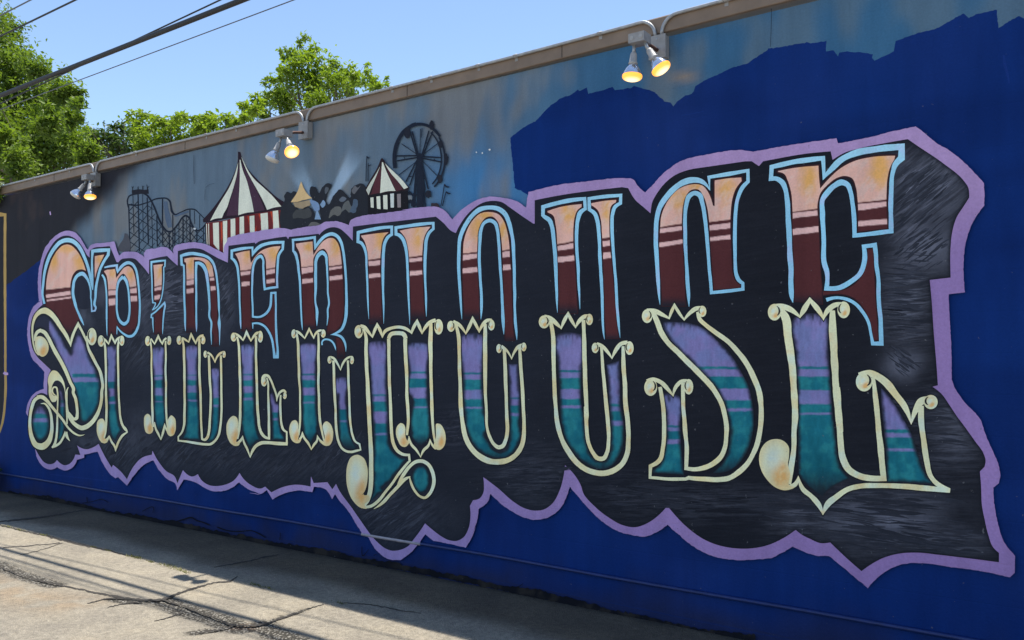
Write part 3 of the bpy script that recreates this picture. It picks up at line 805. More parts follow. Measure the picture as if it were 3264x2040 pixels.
 blue=["@J 383,1430,3 375,1250,16 368,1000,22 358,800,26 345,620,32 320,552,36 285,508,38 252,497,34* 254,385,36* 400,352,40 540,327,38 662,317,32* 662,410,32* 620,437,38 580,502,40 560,620,38 555,800,34 553,1000,28 560,1250,22 563,1480,4", "@J 876,1490,3 870,1300,20 860,1050,26 848,800,30 838,650,32 820,540,36 785,452,40 745,414,40 713,405,34* 712,325,32* 850,305,36 1000,287,38 1160,277,32* 1160,345,32* 1110,390,36 1080,460,38 1067,600,36 1060,800,32 1065,1000,26 1075,1250,22 1078,1395,3"],
 lows=["@H 1030,560 1290,560 1295,900 1310,1480 @I 1222,300 1225,600 1250,800 1330,930 1440,1000 1520,1010* 1400,1180 1250,1370 1130,1500 @L 440,600 370,672 300,742* 345,640 355,500 352,300 @I 1000,900 985,400 @H 1062,1400 1045,1000"],
 lbands=[('I', 970, 1220, [-16, 12, 100, 258, 450, 608, 640], [-16, 12, 98, 256, 446, 605, 636])], edge=7, lfade=[('H', 1010, 1320, 500, 680)],
 lows2=["@H 1665,580 1945,580 1955,1000 1965,1480 @I 1885,300 1895,560 1890,660* 1830,740 1745,805* 1660,740 1600,640* 1590,400 1585,0 @H 1675,1400 1665,1000"],
 lbands2=[('H', 1670, 1960, [1030, 1060, 1140, 1290, 1460, 1591, 1614], [1030, 1060, 1140, 1288, 1456, 1588, 1610])], lfade2=[('H', 1640, 1980, 500, 690), ('I', 1560, 1920, 800, 580)],
 lows3=["@L 740,420 790,375 840,375 880,430 890,500 880,570 850,620 810,635 760,600 730,540 725,480"], lbands3=[('L', 720, 890, [300], [300])], lfade3=[],
 cream=["@H 880,300,52 940,318,56 1000,385,52 1075,480,16* 1110,372,48 1150,275,36* 1200,372,50 1235,480,16* 1290,375,50 1380,335,50 1500,315,50 1600,335,50 1705,405,28* 1750,292,50 1790,220,36* 1830,310,48 1872,415,16* 1930,315,48 2000,245,54 2090,205,54",
        "@H 1335,500,52 1375,432,62 1480,412,68 1575,428,68 1612,500,58", "@H 925,345,28 962,440,46 970,700,52 985,1000,56 1000,1300,60 @I 905,0,62 920,300,62 935,600,66 950,900,68 955,1200,68 @L 330,550,42 315,650,44 288,720,40 250,770,20",
        "@L 235,768,26 320,764,28 400,712,28 470,622,28 540,532,26 620,422,26 702,328,22* 696,270,22* 640,264,28 580,226,32 545,160,32 530,80,30 525,0,30 @I 1270,300,46 1258,0,46 @H 1350,1200,46 1340,800,48 1335,500,52",
        "@L 355,788,4 440,732,28 520,642,32 600,560,34 660,500,30 708,476,10*", "@L 585,565,16 640,462,32 700,382,32 760,337,32 820,330,32 880,362,32 920,430,32 935,500,32 925,580,32 890,650,32 850,682,28 800,666,24 750,612,24 720,550,22 702,486,12*",
        "@H 1605,500,56 1610,800,54 1630,1200,48 @I 1530,0,48 1545,250,46 1547,450,42 1532,640,34", "@H 2015,260,46 2010,420,62 2010,800,58 2020,1200,52 @I 1928,0,50 1935,250,48 1945,450,42 1965,650,38 1988,780,34",
        "@I 1562,655,12* 1600,780,38 1680,872,40 1745,990,8* 1800,872,44 1870,802,42 1898,705,14* 1940,800,34 1995,858,32", "@I 1500,800,40 1545,760,40 1565,680,18"],
 curls=[('H', 855, 390, 66, 106, -1), ('H', 2138, 312, 70, 124, 1)],
 balls=["@I 1352,600 1375,490 1430,443 1482,465 1506,530 1503,620 1525,710 1560,760 1500,827 1440,812 1388,730", "@I 1995,530 2000,455 2060,458 2112,520 2147,620 2151,720 2120,822 2060,872 2000,862 1960,800 1992,700", "@L 92,460 105,360 140,290 200,268 260,300 293,380 300,480 288,590 262,655 310,660 320,690 268,750 290,785 230,777 160,715 110,610"],
 spiral=["@L 305,400,6 304,480,9 295,560,10 275,620,9 250,652,3"]),
dict(ch='O', label='tall round-topped painted letter O after the H',
 ups=["@J 1508,650 1520,480 1560,350 1630,230 1720,150 1840,130 1950,160 2020,250 2055,360 2080,500 2092,700 2105,900 2110,1150 2118,1400 @K 915,250 930,400* 815,400* 808,230 @J 2010,1300 1997,950 1987,750 1977,550 1957,380 1920,250 1870,205 1800,215 1750,270 1715,350 1702,500 1695,700 1700,900 1710,1100 1720,1430* 1530,1430* 1518,1200 1508,900"],
 bands=[('J', 1505, 1695, [640, 658, 722, 822, 878], [617, 640, 692, 800, 860]), ('J', 1985, 2095, [605, 625, 688, 780, 842], [586, 606, 672, 770, 828])],
 gold=[('J', 1690, 320, 70, 140), ('J', 2010, 350, 50, 120), ('J', 1780, 180, 70, 40)], ufade=[('J', 1520, 1730, 1280, 1440), ('K', 800, 940, 300, 430)], counters=[],
 blue=["@J 1503,1430,3 1495,1300,20 1480,1050,34 1465,800,38 1470,600,40 1490,430,44 1540,310,46 1620,192,52 1720,112,56 1830,87,50 1940,102,56 2020,162,56 2070,262,48 2105,400,42 2125,600,38 2135,800,36 2138,1100,34 2145,1350,30 @K 940,200,34 950,320,24 956,395,3", "@J 1734,1430,3 1742,1300,28 1738,1100,30 1725,900,32 1715,700,34 1722,500,36 1735,350,38 1770,272,38 1840,242,44 1900,272,42 1930,350,36 1945,500,34 1960,700,32 1975,950,30 1990,1250,30 @K 795,220,30 801,325,4"],
 lows=["@K 290,330 540,330 545,700 548,1000 560,1250 590,1490 @L 1430,50 1460,150 1510,225 1570,250 1630,220 1660,140 1668,0 @K 868,1200 865,900 850,680* 970,680* 985,900 995,1200 1000,1490 @L 1770,50 1750,150 1700,240 1640,285 1550,300 1450,270 1350,210 1290,120 1255,30 @K 325,1200 305,800"],
 lbands=[('K', 290, 550, [782, 806, 868, 995, 1105, 1198, 1216], [782, 806, 868, 993, 1103, 1196, 1214]), ('K', 860, 1000, [1080, 1100, 1180, 1270, 1305], [1080, 1100, 1180, 1270, 1305])], edge=8, lfade=[('K', 270, 570, 290, 440), ('K', 830, 1010, 640, 760), ('L', 1250, 1800, 330, 180)],
 cream=["@K 190,172,42 250,202,42 345,315,14* 385,232,38 425,135,26* 470,222,34 502,290,16* 550,205,38 600,158,40 655,155,32", "@K 222,200,32 252,310,40 265,600,38 275,900,42 285,1200,46 305,1400,48 @L 1235,90,46 1290,200,48 1370,280,52 1460,327,56 1560,337,56 1650,320,52 1730,260,46 1780,180,42 1800,80,40 @K 1043,1400,40 1035,1200,40 1020,900,40 1000,650,38 990,480,32",
        "@K 575,200,34 575,400,46 575,700,46 578,1000,38 590,1250,34 @L 1445,0,26 1470,90,30 1510,165,30 1560,197,36 1595,187,36 1625,130,32 1640,50,32 @K 836,1300,40 825,1000,40 815,700,40 805,490,36", "@K 770,468,40 820,502,32 893,618,10* 930,532,30 980,472,38 1025,452,32"],
 curls=[('K', 165, 228, 46, 66, -1), ('K', 650, 212, 40, 66, 1), ('K', 742, 496, 32, 54, -1), ('K', 1040, 476, 32, 52, 1)], balls=[]),
dict(ch='U', label='painted letter U with two serifed columns',
 ups=["@M 325,340* 450,300 670,270* 670,310* 630,340 605,400 592,500 590,650 600,850 615,1100 625,1330* 445,1330* 438,1100 430,850 420,650 405,480 380,390 330,365*", "@M 745,265* 880,240 1005,230* 1000,265* 955,300 940,370 937,500 945,700 965,950 990,1250 @K 2170,250 2185,375* 2035,375* 2020,250 @M 880,1250 870,950 860,700 850,550 840,430 810,340 750,295*"],
 bands=[('M', 420, 595, [665, 685, 728, 788, 840], [632, 652, 702, 770, 820]), ('M', 855, 945, [608, 635, 688, 750, 807], [592, 625, 675, 738, 793])],
 gold=[('M', 540, 370, 60, 110), ('M', 910, 340, 40, 110)], ufade=[('M', 430, 640, 1200, 1340), ('K', 2010, 2200, 290, 400)], counters=[],
 blue=["@M 432,1320,3 425,1200,20 418,1000,32 408,800,34 395,620,36 380,500,40 350,432,44 300,397,36 288,385,32* 290,305,36* 420,270,38 560,242,38 692,227,30* 697,325,28* 650,357,38 625,422,36 615,520,34 615,700,30 628,900,28 638,1100,22 647,1290,3", "@K 2010,385,3 2000,300,20 1990,150,26 @M 865,1300,26 850,1000,30 838,750,32 828,550,32 815,440,36 790,372,38 738,332,32* 735,227,30* 880,207,38 1040,192,30* 1038,270,32* 985,307,36 962,372,34 955,480,32 965,700,30 985,950,28 1005,1250,26 @K 2185,250,22 2199,370,3"],
 lows=["@K 1440,330 1730,330 1735,800 1740,1200 @R 320,400 340,600 380,740 450,815 520,820 570,740 585,600 580,450 565,250 @K 2055,900 2035,690* 2190,640* 2200,900 2210,1200 @R 700,400 705,550 695,680 650,780 590,860 480,890 380,860 270,780 170,650 120,520 95,300 @K 1470,950 1452,700"],
 lbands=[('K', 1450, 1730, [755, 782, 850, 982, 1102, 1180, 1212], [755, 782, 850, 980, 1100, 1178, 1210]), ('K', 2050, 2210, [1160, 1192, 1250, 1365, 1420], [1160, 1192, 1250, 1365, 1420])], edge=9, lfade=[('K', 1420, 1750, 220, 440), ('K', 2010, 2230, 600, 740), ('R', 80, 720, 920, 740)],
 cream=["@K 1290,115,50 1360,132,50 1430,192,48 1492,255,14* 1530,162,44 1575,80,30* 1620,162,40 1665,240,14* 1720,152,44 1780,108,44 1835,108,34", "@K 1362,160,38 1388,300,46 1400,600,48 1410,900,46 1425,1200,48 @R 70,450,42 110,600,44 180,730,48 270,840,52 380,910,52 490,930,54 600,905,52 690,840,48 740,740,44 752,600,44 740,400,44 720,200,42 @K 2260,1000,50 2240,700,48 2235,470,36",
        "@K 1760,150,38 1768,400,50 1775,700,48 1785,1000,48 1795,1300,46 @R 340,300,36 350,500,36 370,640,36 410,730,38 460,787,42 510,787,42 545,730,38 560,620,36 555,450,36 535,250,36 @K 2005,900,38 1985,650,36 1972,460,34", "@K 1920,442,46 1980,465,44 2040,525,42 2100,612,12* 2150,512,48 2210,442,50 2290,425,48"],
 curls=[('K', 1285, 175, 64, 78, -1), ('K', 1830, 146, 42, 68, 1), ('K', 1900, 488, 42, 62, -1), ('K', 2312, 490, 50, 82, 1)], balls=[]),
dict(ch='S', label='second painted letter S, slanting, just before the last E',
 ups=["@M 1412,490 1420,400 1450,310 1510,210 1590,130 1680,90 1770,80 1830,95 1880,150 1920,240 1935,295* 1935,45* 2060,25 2205,15* 2210,60* 2150,140 2120,230 2105,350 2100,500 2105,700 2110,850 2120,950 2150,1020 2195,1055* 2190,1085* 1930,1105* 1920,950 1905,750 1890,580 1880,430 1860,300 1830,210 1780,145 1720,150 1670,210 1645,300 1635,420 1638,600 1645,800 1655,1000 1665,1260* 1435,1260* 1425,1050 1410,850 1405,650"],
 bands=[('M', 1410, 1630, [500, 517, 558, 650, 692], [465, 490, 528, 620, 658]), ('M', 1890, 2105, [450, 485, 532, 600, 635], [424, 455, 510, 575, 612])],
 gold=[('M', 1600, 240, 80, 90), ('M', 2050, 130, 70, 120), ('M', 1760, 110, 60, 30)], ufade=[('M', 1420, 1680, 1140, 1270)], counters=[],
 blue=["@M 1416,1245,3 1405,1100,28 1390,900,36 1380,700,40 1378,550,42 1385,420,42 1410,320,44 1460,232,48 1550,132,52 1640,72,54 1740,47,56 1820,62,46 1875,110,20 1890,140,6", "@M 1896,150,4* 1892,90,14 1888,22,30* 2060,-8,40 2263,-42,32* 2262,65,32* 2210,120,38 2165,220,36 2145,350,36 2138,500,36 2138,700,34 2140,850,32 2150,950,36 2180,1012,36 2215,1037,30* 2215,1095,32* 2060,1115,34 1910,1130,32* 1900,1000,32 1885,800,32 1870,600,32 1850,420,36 1825,272,40 1790,187,46 1750,174,42 1700,202,44 1670,292,38 1658,420,36 1660,600,34 1668,800,32 1680,1000,34 1690,1150,32 1696,1265,4"],
 lows=["@N 360,270 480,262 640,280 760,330 870,430 980,540 1060,650 1120,760 1180,880 1210,1000 1230,1150 1225,1300 1190,1450 @R 1870,760 1800,850 1700,912 1560,928* 1640,850 1690,770 1720,650 1730,500 @N 990,1200 960,1080 900,950 820,840 720,730 600,610 480,490 400,400"],
 lbands=[('N', 700, 1200, [690, 716, 785, 905, 1015, 1095, 1122], [690, 716, 785, 900, 1012, 1092, 1119])], edge=9, lfade=[('N', 330, 800, 220, 350), ('R', 1540, 1900, 960, 720)],
 lows2=["@R 1085,170 1240,190 1250,450 1255,600 1270,800 1285,945* 985,925* 985,900* 1060,840 1095,720 1115,520 1110,350"], lbands2=[('R', 1110, 1255, [470, 490, 525, 605, 648], [470, 490, 525, 603, 646])], lfade2=[('R', 1070, 1250, 130, 270)],
 cream=["@N 200,155,40 290,162,50 350,192,38 415,228,14* 440,162,32 468,102,24* 510,170,30 562,240,14* 620,172,36 680,132,42 725,125,30", "@N 262,170,46 300,255,50 340,362,52 400,452,52 500,552,48 620,672,48 740,792,50 840,902,50 910,1020,46 950,1150,46 970,1300,44 @R 1693,560,42 1680,680,42 1640,770,44 1560,840,46 1480,875,46 1390,890,42 1305,882,34* 1312,700,38 1295,500,40 1280,300,38 1272,60,34",
        "@N 690,165,28 710,232,38 770,292,40 860,362,44 970,442,46 1070,542,48 1160,662,52 1230,792,52 1280,922,50 1300,1060,48 @R 2028,400,46 2010,560,46 1970,700,46 1900,830,48 1810,920,48 1720,975,46 1620,990,48 1480,985,46 1330,972,38* 1300,985,32* 1150,985,32 958,970,26* 963,860,36* 1050,800,42 1085,680,42 1095,500,38 1085,300,38 1055,100,34",
        "@R 930,45,40 990,27,42 1060,52,38 1120,112,36 1178,182,10* 1210,92,36 1260,47,36 1312,40,32"],
 curls=[('N', 205, 206, 50, 66, -1), ('N', 735, 160, 40, 54, 1), ('R', 965, 104, 62, 82, -1), ('R', 1330, 98, 44, 74, 1)], balls=[]),
dict(ch='E', label='largest painted letter E, last of the word at the right',
 ups=["@O 300,380* 450,350 710,325* 715,430 725,535* 800,450 900,360 1050,280 1200,245 1450,230* 1440,275* 1400,350 1375,450 1365,600 1365,800 1370,940* 1080,970* 1078,800 1070,650 1055,540 1020,460 960,440 890,455 800,520 730,600 705,680 705,850 715,1100 730,1400 @P 738,150 742,335* 470,305* @O 468,1450 460,1200 450,950 445,750 430,580 400,480 370,420 310,400*",
      "@P 1175,-200* 1230,-200* 1240,0 1255,300 1270,500 1280,680* 1225,680* 1210,550 1170,440 1110,340 1030,270 930,240 738,252* 738,205* 850,205 980,180 1080,110 1150,-20"],
 bands=[('O', 445, 705, [778, 788, 838, 945, 1000], [742, 762, 808, 913, 970]), ('O', 1080, 1370, [688, 702, 764, 868, 917], [656, 678, 724, 845, 892])],
 gold=[('O', 610, 470, 80, 140), ('O', 1300, 370, 90, 160)], ufade=[('P', 440, 760, 200, 360)], counters=[],
 blue=["@P 458,320,3 448,270,36 440,150,48 438,0,50 @O 430,1200,50 420,1000,50 410,800,48 400,650,46 385,560,46 355,492,48 300,457,42 248,457,42* 254,345,46* 400,312,48 570,282,48 747,262,40* 757,440,30* 830,362,52 930,272,58 1080,207,62 1250,177,64 1502,150,58* 1500,260,62* 1440,322,52 1415,400,42 1402,550,42 1398,750,44 1402,962,44* 1230,985,42 1050,1002,40* 1045,850,42 1030,700,42 1010,582,46 980,512,52 930,492,58 860,522,52 790,592,50 742,662,44 742,800,46 755,1050,46 765,1300,46 @P 776,0,46 780,182,40* 900,177,46 1020,112,48 1100,40,46 @O 1145,1250,46 1140,1110,40* 1245,1095,40* 1255,1200,40 1260,1290,38 @P 1270,20,38 1285,300,40 1300,500,40 1308,712,42* 1226,712,36* 1208,620,26 1180,502,30 1130,412,32 1060,332,34 980,287,34 900,272,30 778,292,36"],
 lows=["@N 1625,215 1930,215 1945,500 1965,800 1995,1200 2025,1450 @Q 800,720 830,840 905,940* 800,990 720,1040 670,1095* 580,1030 500,960 465,900* 460,750 460,500 @N 1655,1200 1650,900 1640,600"],
 lbands=[('N', 1640, 1990, [690, 714, 785, 917, 1050, 1135, 1152], [690, 714, 788, 917, 1050, 1135, 1152])], edge=9, lfade=[('N', 1600, 1960, 170, 290), ('Q', 440, 930, 1080, 820)],
 lows2=["@Q 1180,150* 1230,200 1310,310 1380,430 1440,540 1480,660 1530,820 1580,920 1640,985* 1235,970* 1225,750 1205,500 1185,300"], lbands2=[('Q', 1200, 1460, [515, 545, 582, 680, 702], [515, 545, 584, 682, 704])], lfade2=[('Q', 1160, 1260, 130, 240)],
 cream=["@N 1420,118,50 1500,112,54 1570,135,54 1675,215,16* 1720,132,50 1770,50,34* 1840,132,48 1900,230,16* 1950,142,48 2010,100,50 2085,92,40", "@N 1470,130,46 1530,210,78 1560,400,74 1590,600,68 1615,900,62 1628,1200,56 @Q 428,500,44 420,700,44 402,830,52 386,990,28",
        "@Q 380,1012,30 430,995,40 462,930,14* 500,1030,40 580,1102,42 640,1172,42 676,1250,8* 720,1162,54 800,1097,52 900,1032,46 1000,1007,44 1150,1002,42 1400,1012,46 1600,1027,48 1782,1047,36*", "@Q 1782,1030,8* 1690,1000,40 1620,930,42 1580,800,46 1550,600,48 1530,430,50 1530,310,44",
        "@Q 990,45,46 1080,27,62 1150,52,66 1230,112,62 1310,212,58 1390,322,50 1443,465,8* 1480,352,46 1530,272,62 1595,255,56", "@Q 1112,55,26 1130,200,38 1155,450,46 1180,700,52 1204,942,46* 1100,940,48 1000,922,56 900,862,58 850,762,56 830,620,52 815,400,52 800,150,52 @N 2060,1300,60 2040,1100,62 2015,800,66 2000,500,68 1990,300,68 1988,150,46"],
 curls=[('N', 1430, 168, 64, 80, -1), ('N', 2095, 146, 60, 80, 1), ('Q', 1034, 100, 72, 84, -1), ('Q', 1614, 276, 60, 62, 1)],
 balls=["@Q 120,770 140,680 190,620 260,598 330,613 376,660 381,740 372,820 392,900 385,1000 430,1015 350,1044 270,1022 190,952 140,870"]),
]

def sheetpt(sh, x, y):
    o = SURVEY[sh]; return o[0] + x / o[2], o[1] + y / o[2]

def to_fade(lst):
    out = []
    for sh, xl, xr, y0, y1 in lst:
        a = sheetpt(sh, xl, y0); b = sheetpt(sh, xr, y1)
        out.append((a[0], b[0], a[1], b[1]))
    return out

def merge_grid(polys, grid, colf):
    """several filled outlines -> one mesh with painted gradients"""
    V = []; F = []; Cc = []; n = 0
    for s in polys:
        pl = densify(parse(s), True, 5)[:, :2]
        v, f, pl = poly_mesh(pl, grid)
        d = edge_dist(v, pl)
        V.append(v); F.append(f + n); Cc.append(colf(v, d)); n += len(v)
    return np.vstack(V), np.vstack(F), np.vstack(Cc)

def paint_letter(L, root):
    fade = to_fade(L['ufade'])
    gold = [(*sheetpt(sh, x, y), rx / SURVEY[sh][2], ry / SURVEY[sh][2]) for sh, x, y, rx, ry in L['gold']]
    # dark brush line round the filled face, then the face itself
    body = None
    for s in L['ups']:
        v, f, c = merge_grid([s], 3.0, lambda v, d: upper_colour(v, d, L['bands'], gold, fade))
        if body is None: body = put('letter', v, f, c, root, label=L['label'])
        else: put('letter_limb', v, f, c, body)
    rim = []
    for s in L['ups']:
        p = parse(s); d = densify(p, True, 5); d = np.vstack([d, d[:1]])
        yb = min(min(b[2][0], b[3][0]) for b in conv_bands(L['bands']))
        d[:, 2] = np.where(d[:, 1] < yb + 60, 5.0, 3.0)
        rim += ribbon_tris(d)
    v, f = union(rim)
    put_pieces('letter_rim', v, f, lambda q: np.tile(paint((44, 28, 34)), (len(q), 1)), body)
    if L['counters']:
        tr = []
        for s in L['counters']: tr += tri_poly(s)
        v, f = union(tr)
        put('letter_counter', v, f, np.tile(paint((32, 37, 50)), (len(v), 1)), body)
    tr = []
    for s in L['blue']:
        tr += ribbon_tris(hand(densify(parse(s), False, 4.5)))
    put_pieces('letter_outline', *union(tr), blue_colour, body)
    LAYER[0] += 0.0001
    for k in ('', '2', '3'):
        if 'lows' + k not in L: continue
        fd = to_fade(L['lfade' + k]); bd = L['lbands' + k]
        for s in L['lows' + k]:
            v, f, c = merge_grid([s], 3.2, lambda v, d: lower_colour(v, d, bd, L['edge'], fd))
            put('letter_foot', v, f, c, body)
    cp = list(L.get('cpolys', [])) + [ell(*q[:5]) for q in L['curls']]
    # a black halo sets the cream scrolls off the faces below
    halo = []
    for s in L['cream']:
        p = [(x, y, w_ + 5.5, cn) for x, y, w_, cn in parse(s)]
        halo += ribbon_tris(densify(p, False, 6))
    for sh, cx, cy, rx, ry, d in L['curls']:
        e = ell(sh, cx, cy, rx + 2.6 * SURVEY[sh][2], ry + 2.6 * SURVEY[sh][2]); vv, ff, _ = poly_mesh(e); halo += [vv[list(t)] for t in ff]
    v, f = union(halo)
    put_pieces('scroll_shadow_line', v, f, lambda q: np.tile(paint((22, 26, 34)), (len(q), 1)), body)
    tr = []
    for s in L['cream']:
        tr += ribbon_tris(hand(densify(parse(s), False, 4.5)))
    for s in cp:
        if isinstance(s, str): tr += tri_poly(s)
        else:
            vv, ff, _ = poly_mesh(s); tr += [vv[list(t)] for t in ff]
    v, f = union(tr)
    put_pieces('scroll_outline', v, f, cream_colour, body)
    LAYER[0] += 0.0001
    for i, s in enumerate(L['balls']):
        pl = densify(parse(s), True, 5)[:, :2]
        lo, hi = pl.min(0), pl.max(0)
        v, f, _ = poly_mesh(pl, 2.5 if hi[1] - lo[1] < 90 else 3.5)
        put('scroll_ball', v, f, ball_colour(v, *(lo + hi) / 2, *(hi - lo) / 2), body)
    # glow and dark spiral line in each scroll end
    for sh, cx, cy, rx, ry, d in L['curls']:
        e = ell(sh, cx, cy + 0.1 * ry, rx * 0.72, ry * 0.72, 22)
        lo, hi = e.min(0), e.max(0)
        v, f, _ = poly_mesh(e, 2.2)
        col = ball_colour(v, *(lo + hi) / 2, *(hi - lo) / 2 * 1.1)
        edge = sstep(0.72, 1.0, np.hypot((v[:, 0] - (lo + hi)[0] / 2) / ((hi - lo)[0] / 2), (v[:, 1] - (lo + hi)[1] / 2) / ((hi - lo)[1] / 2)))
        put('scroll_ball', v, f, mixa(col, cream_colour(v), edge), body)
    LAYER[0] += 0.0001
    sp = [curl_line(sh, cx, cy, rx, ry, -d) for sh, cx, cy, rx, ry, d in L['curls']] + L.get('spiral', [])
    strokes_each('spiral_line', sp, (38, 38, 40), body, jit=0)
    return body

# ------------------------------------------------------------------ ground
def mat_ground():
    m, t, b = newmat("worn_concrete")
    geo = N(t, "ShaderNodeNewGeometry"); P = geo.outputs["Position"]
    att = N(t, "ShaderNodeAttribute", attribute_name="Col"); c = att.outputs["Color"]
    n1 = noise(t, P, 2.2, 6, 0.6); n2 = noise(t, P, 28, 5, 0.65); n3 = noise(t, P, 190, 3, 0.6)
    c = mixc(t, 'MULTIPLY', 1.0, c, ramp(t, n1, [(0.28, (0.72, 0.72, 0.74)), (0.55, (1.0, 0.99, 0.97)), (0.75, (1.16, 1.12, 1.05))]))
    c = mixc(t, 'MULTIPLY', 1.0, c, ramp(t, n2, [(0.3, (0.74, 0.74, 0.74)), (0.7, (1.2, 1.2, 1.2))]))
    vo = N(t, "ShaderNodeTexVoronoi"); vo.inputs["Scale"].default_value = 120
    t.links.new(P, vo.inputs["Vector"])
    agg = ramp(t, vo.outputs["Distance"], [(0.12, (1.35, 1.33, 1.28)), (0.34, (1.0, 1.0, 1.0)), (0.75, (0.62, 0.62, 0.63))])
    c = mixc(t, 'MULTIPLY', 0.55, c, agg)
    c = mixc(t, 'MULTIPLY', 1.0, c, ramp(t, n3, [(0.3, (0.68, 0.68, 0.68)), (0.7, (1.25, 1.25, 1.25))]))
    mx = N(t, "ShaderNodeAttribute", attribute_name="Mix")
    sp_ = N(t, "ShaderNodeSeparateColor"); t.links.new(mx.outputs["Color"], sp_.inputs[0])
    v2 = N(t, "ShaderNodeTexVoronoi"); v2.inputs["Scale"].default_value = 62; t.links.new(P, v2.inputs["Vector"])
    stones = ramp(t, v2.outputs["Distance"], [(0.18, (0.36, 0.34, 0.30)), (0.36, (0.15, 0.135, 0.11)), (0.55, (0.03, 0.027, 0.022))])
    gm = math_(t, 'ADD', sp_.outputs[0], math_(t, 'MULTIPLY', math_(t, 'SUBTRACT', n2, 0.5), 1.6))
    c = mixc(t, 'MIX', mapr(t, gm, 0.30, 0.55, 0.0, 0.9), c, stones)
    t.links.new(c, b.inputs["Base Color"])
    b.inputs["Roughness"].default_value = 0.88; b.inputs["Specular IOR Level"].default_value = 0.25
    h = math_(t, 'ADD', math_(t, 'MULTIPLY', n2, 0.6), math_(t, 'MULTIPLY', vo.outputs["Distance"], -0.5))
    h = math_(t, 'ADD', h, math_(t, 'MULTIPLY', n3, 0.3))
    bump(t, b, h, 0.9, 0.014)
    return m
M_GROUND = mat_ground()
M_CRACK = mat_simple("crack_dirt", (0.035, 0.030, 0.025), 0.95, 0, 0.5, 60, 0.3)
M_FAR = mat_simple("far_ground", (0.30, 0.28, 0.25), 0.9, 0, 0.2, 0.4, 0.1)

far = mesh_obj('ground', [(-1500, -1500, -0.006), (1500, -1500, -0.006), (1500, 1500, -0.006), (-1500, 1500, -0.006)], [(0, 1, 2, 3)], M_FAR)
tag(far, kind='structure')

def dist_path(P, path, widths=None):
    best = np.full(len(P), 1e9)
    for a, b in zip(path[:-1], path[1:]):
        d = b - a; L = d @ d + 1e-12
        t = np.clip(((P - a) @ d) / L, 0, 1)
        best = np.minimum(best, np.hypot(*((a + t[:, None] * d) - P).T))
    return best

def gpath(s):
    return ground_pts(densify(parse(s), False, 12)[:, :2])[:, :2]

CRACKS = ["@a -40,585,8 200,640,8 400,686,10 600,736,11 800,781,10 1000,830,6 1120,862,3", "@a 0,930,5 200,1010,6 400,1060,7 640,1112,9 900,1166,10 1050,1190,13 1200,1197,15 1310,1190,15 1420,1150,13 1600,1090,9 1750,1055,8 1850,1045,9 1905,1008,4",
          "@a 1310,1196,10 1480,1250,8 1700,1335,8 1850,1395,8 2050,1405,9 2150,1385,9 2300,1335,6 2419,1292,5 @b 200,1345,5 420,1262,5 700,1180,4",
          "@a 700,1228,5 870,1190,6 1000,1190,6", "@a 860,1262,3 1000,1225,6 1150,1212,7", "@a 1560,1472,4 1750,1440,6 1900,1400,6", "@a 0,565,7 180,548,8 400,520,6 560,492,5 760,462,4",
          "@a 1720,932,4 1900,902,6 2100,860,5 2240,830,3", "@a 20,775,4 300,752,4 480,735,4", "@a 160,832,3 300,800,3 500,735,3", "@a 1240,1370,3 1380,1330,5 1480,1290,4", "@b 0,760,4 120,720,5 240,700,3", "@b 860,1165,3 1150,1185,5 1450,1240,5 1640,1270,3"]
gx = np.arange(-13.5, 2.5, 0.028); gy = np.arange(-6.0, 0.03, 0.028)
GX, GY = np.meshgrid(gx, gy); GP = np.stack([GX.ravel(), GY.ravel()], 1)
base = np.tile(np.array([0.350, 0.311, 0.246]), (len(GP), 1))
nA = fbm(GP[:, 0], GP[:, 1], 0.9, 31, 4); nB = fbm(GP[:, 0], GP[:, 1], 0.16, 33, 3)
sand = np.exp(-(dist_path(GP, gpath("@a -200,1050 250,1180 600,1230")) / 0.20) ** 2) * sstep(0.3, 0.6, nB) * 0.8
base = mixa(base, np.tile([0.32, 0.245, 0.165], (len(GP), 1)), sand)
gravel = np.zeros(len(GP))
for s, wd, k in (("@a -60,900 200,1000 450,1075", 0.085, 0.9), ("@a 1330,1200 1500,1280 1750,1350 1900,1420 2100,1400", 0.10, 1.0), ("@a 2100,1400 2250,1480 2419,1560", 0.10, 0.9),
                 ("@a 900,1195 1100,1215 1300,1205", 0.045, 0.8), ("@a 2180,1370 2300,1320 2419,1300 @b 300,1290 500,1230", 0.05, 0.55), ("@a 1560,1460 1800,1430", 0.06, 0.8), ("@a -50,560 180,548 400,520", 0.06, 0.4)):
    gravel = np.maximum(gravel, np.exp(-(dist_path(GP, gpath(s)) / wd) ** 2) * k)
gravel = gravel * sstep(0.28, 0.55, nB + 0.25 * gravel)
base = mixa(base, np.tile([0.16, 0.14, 0.11], (len(GP), 1)), np.clip(gravel * 0.5, 0, 1))
rust = np.exp(-(dist_path(GP, gpath("@a 1890,1412 1960,1408 2030,1415")) / 0.04) ** 2)
base = mixa(base, np.tile([0.30, 0.11, 0.03], (len(GP), 1)), np.clip(rust * 1.2, 0, 1))
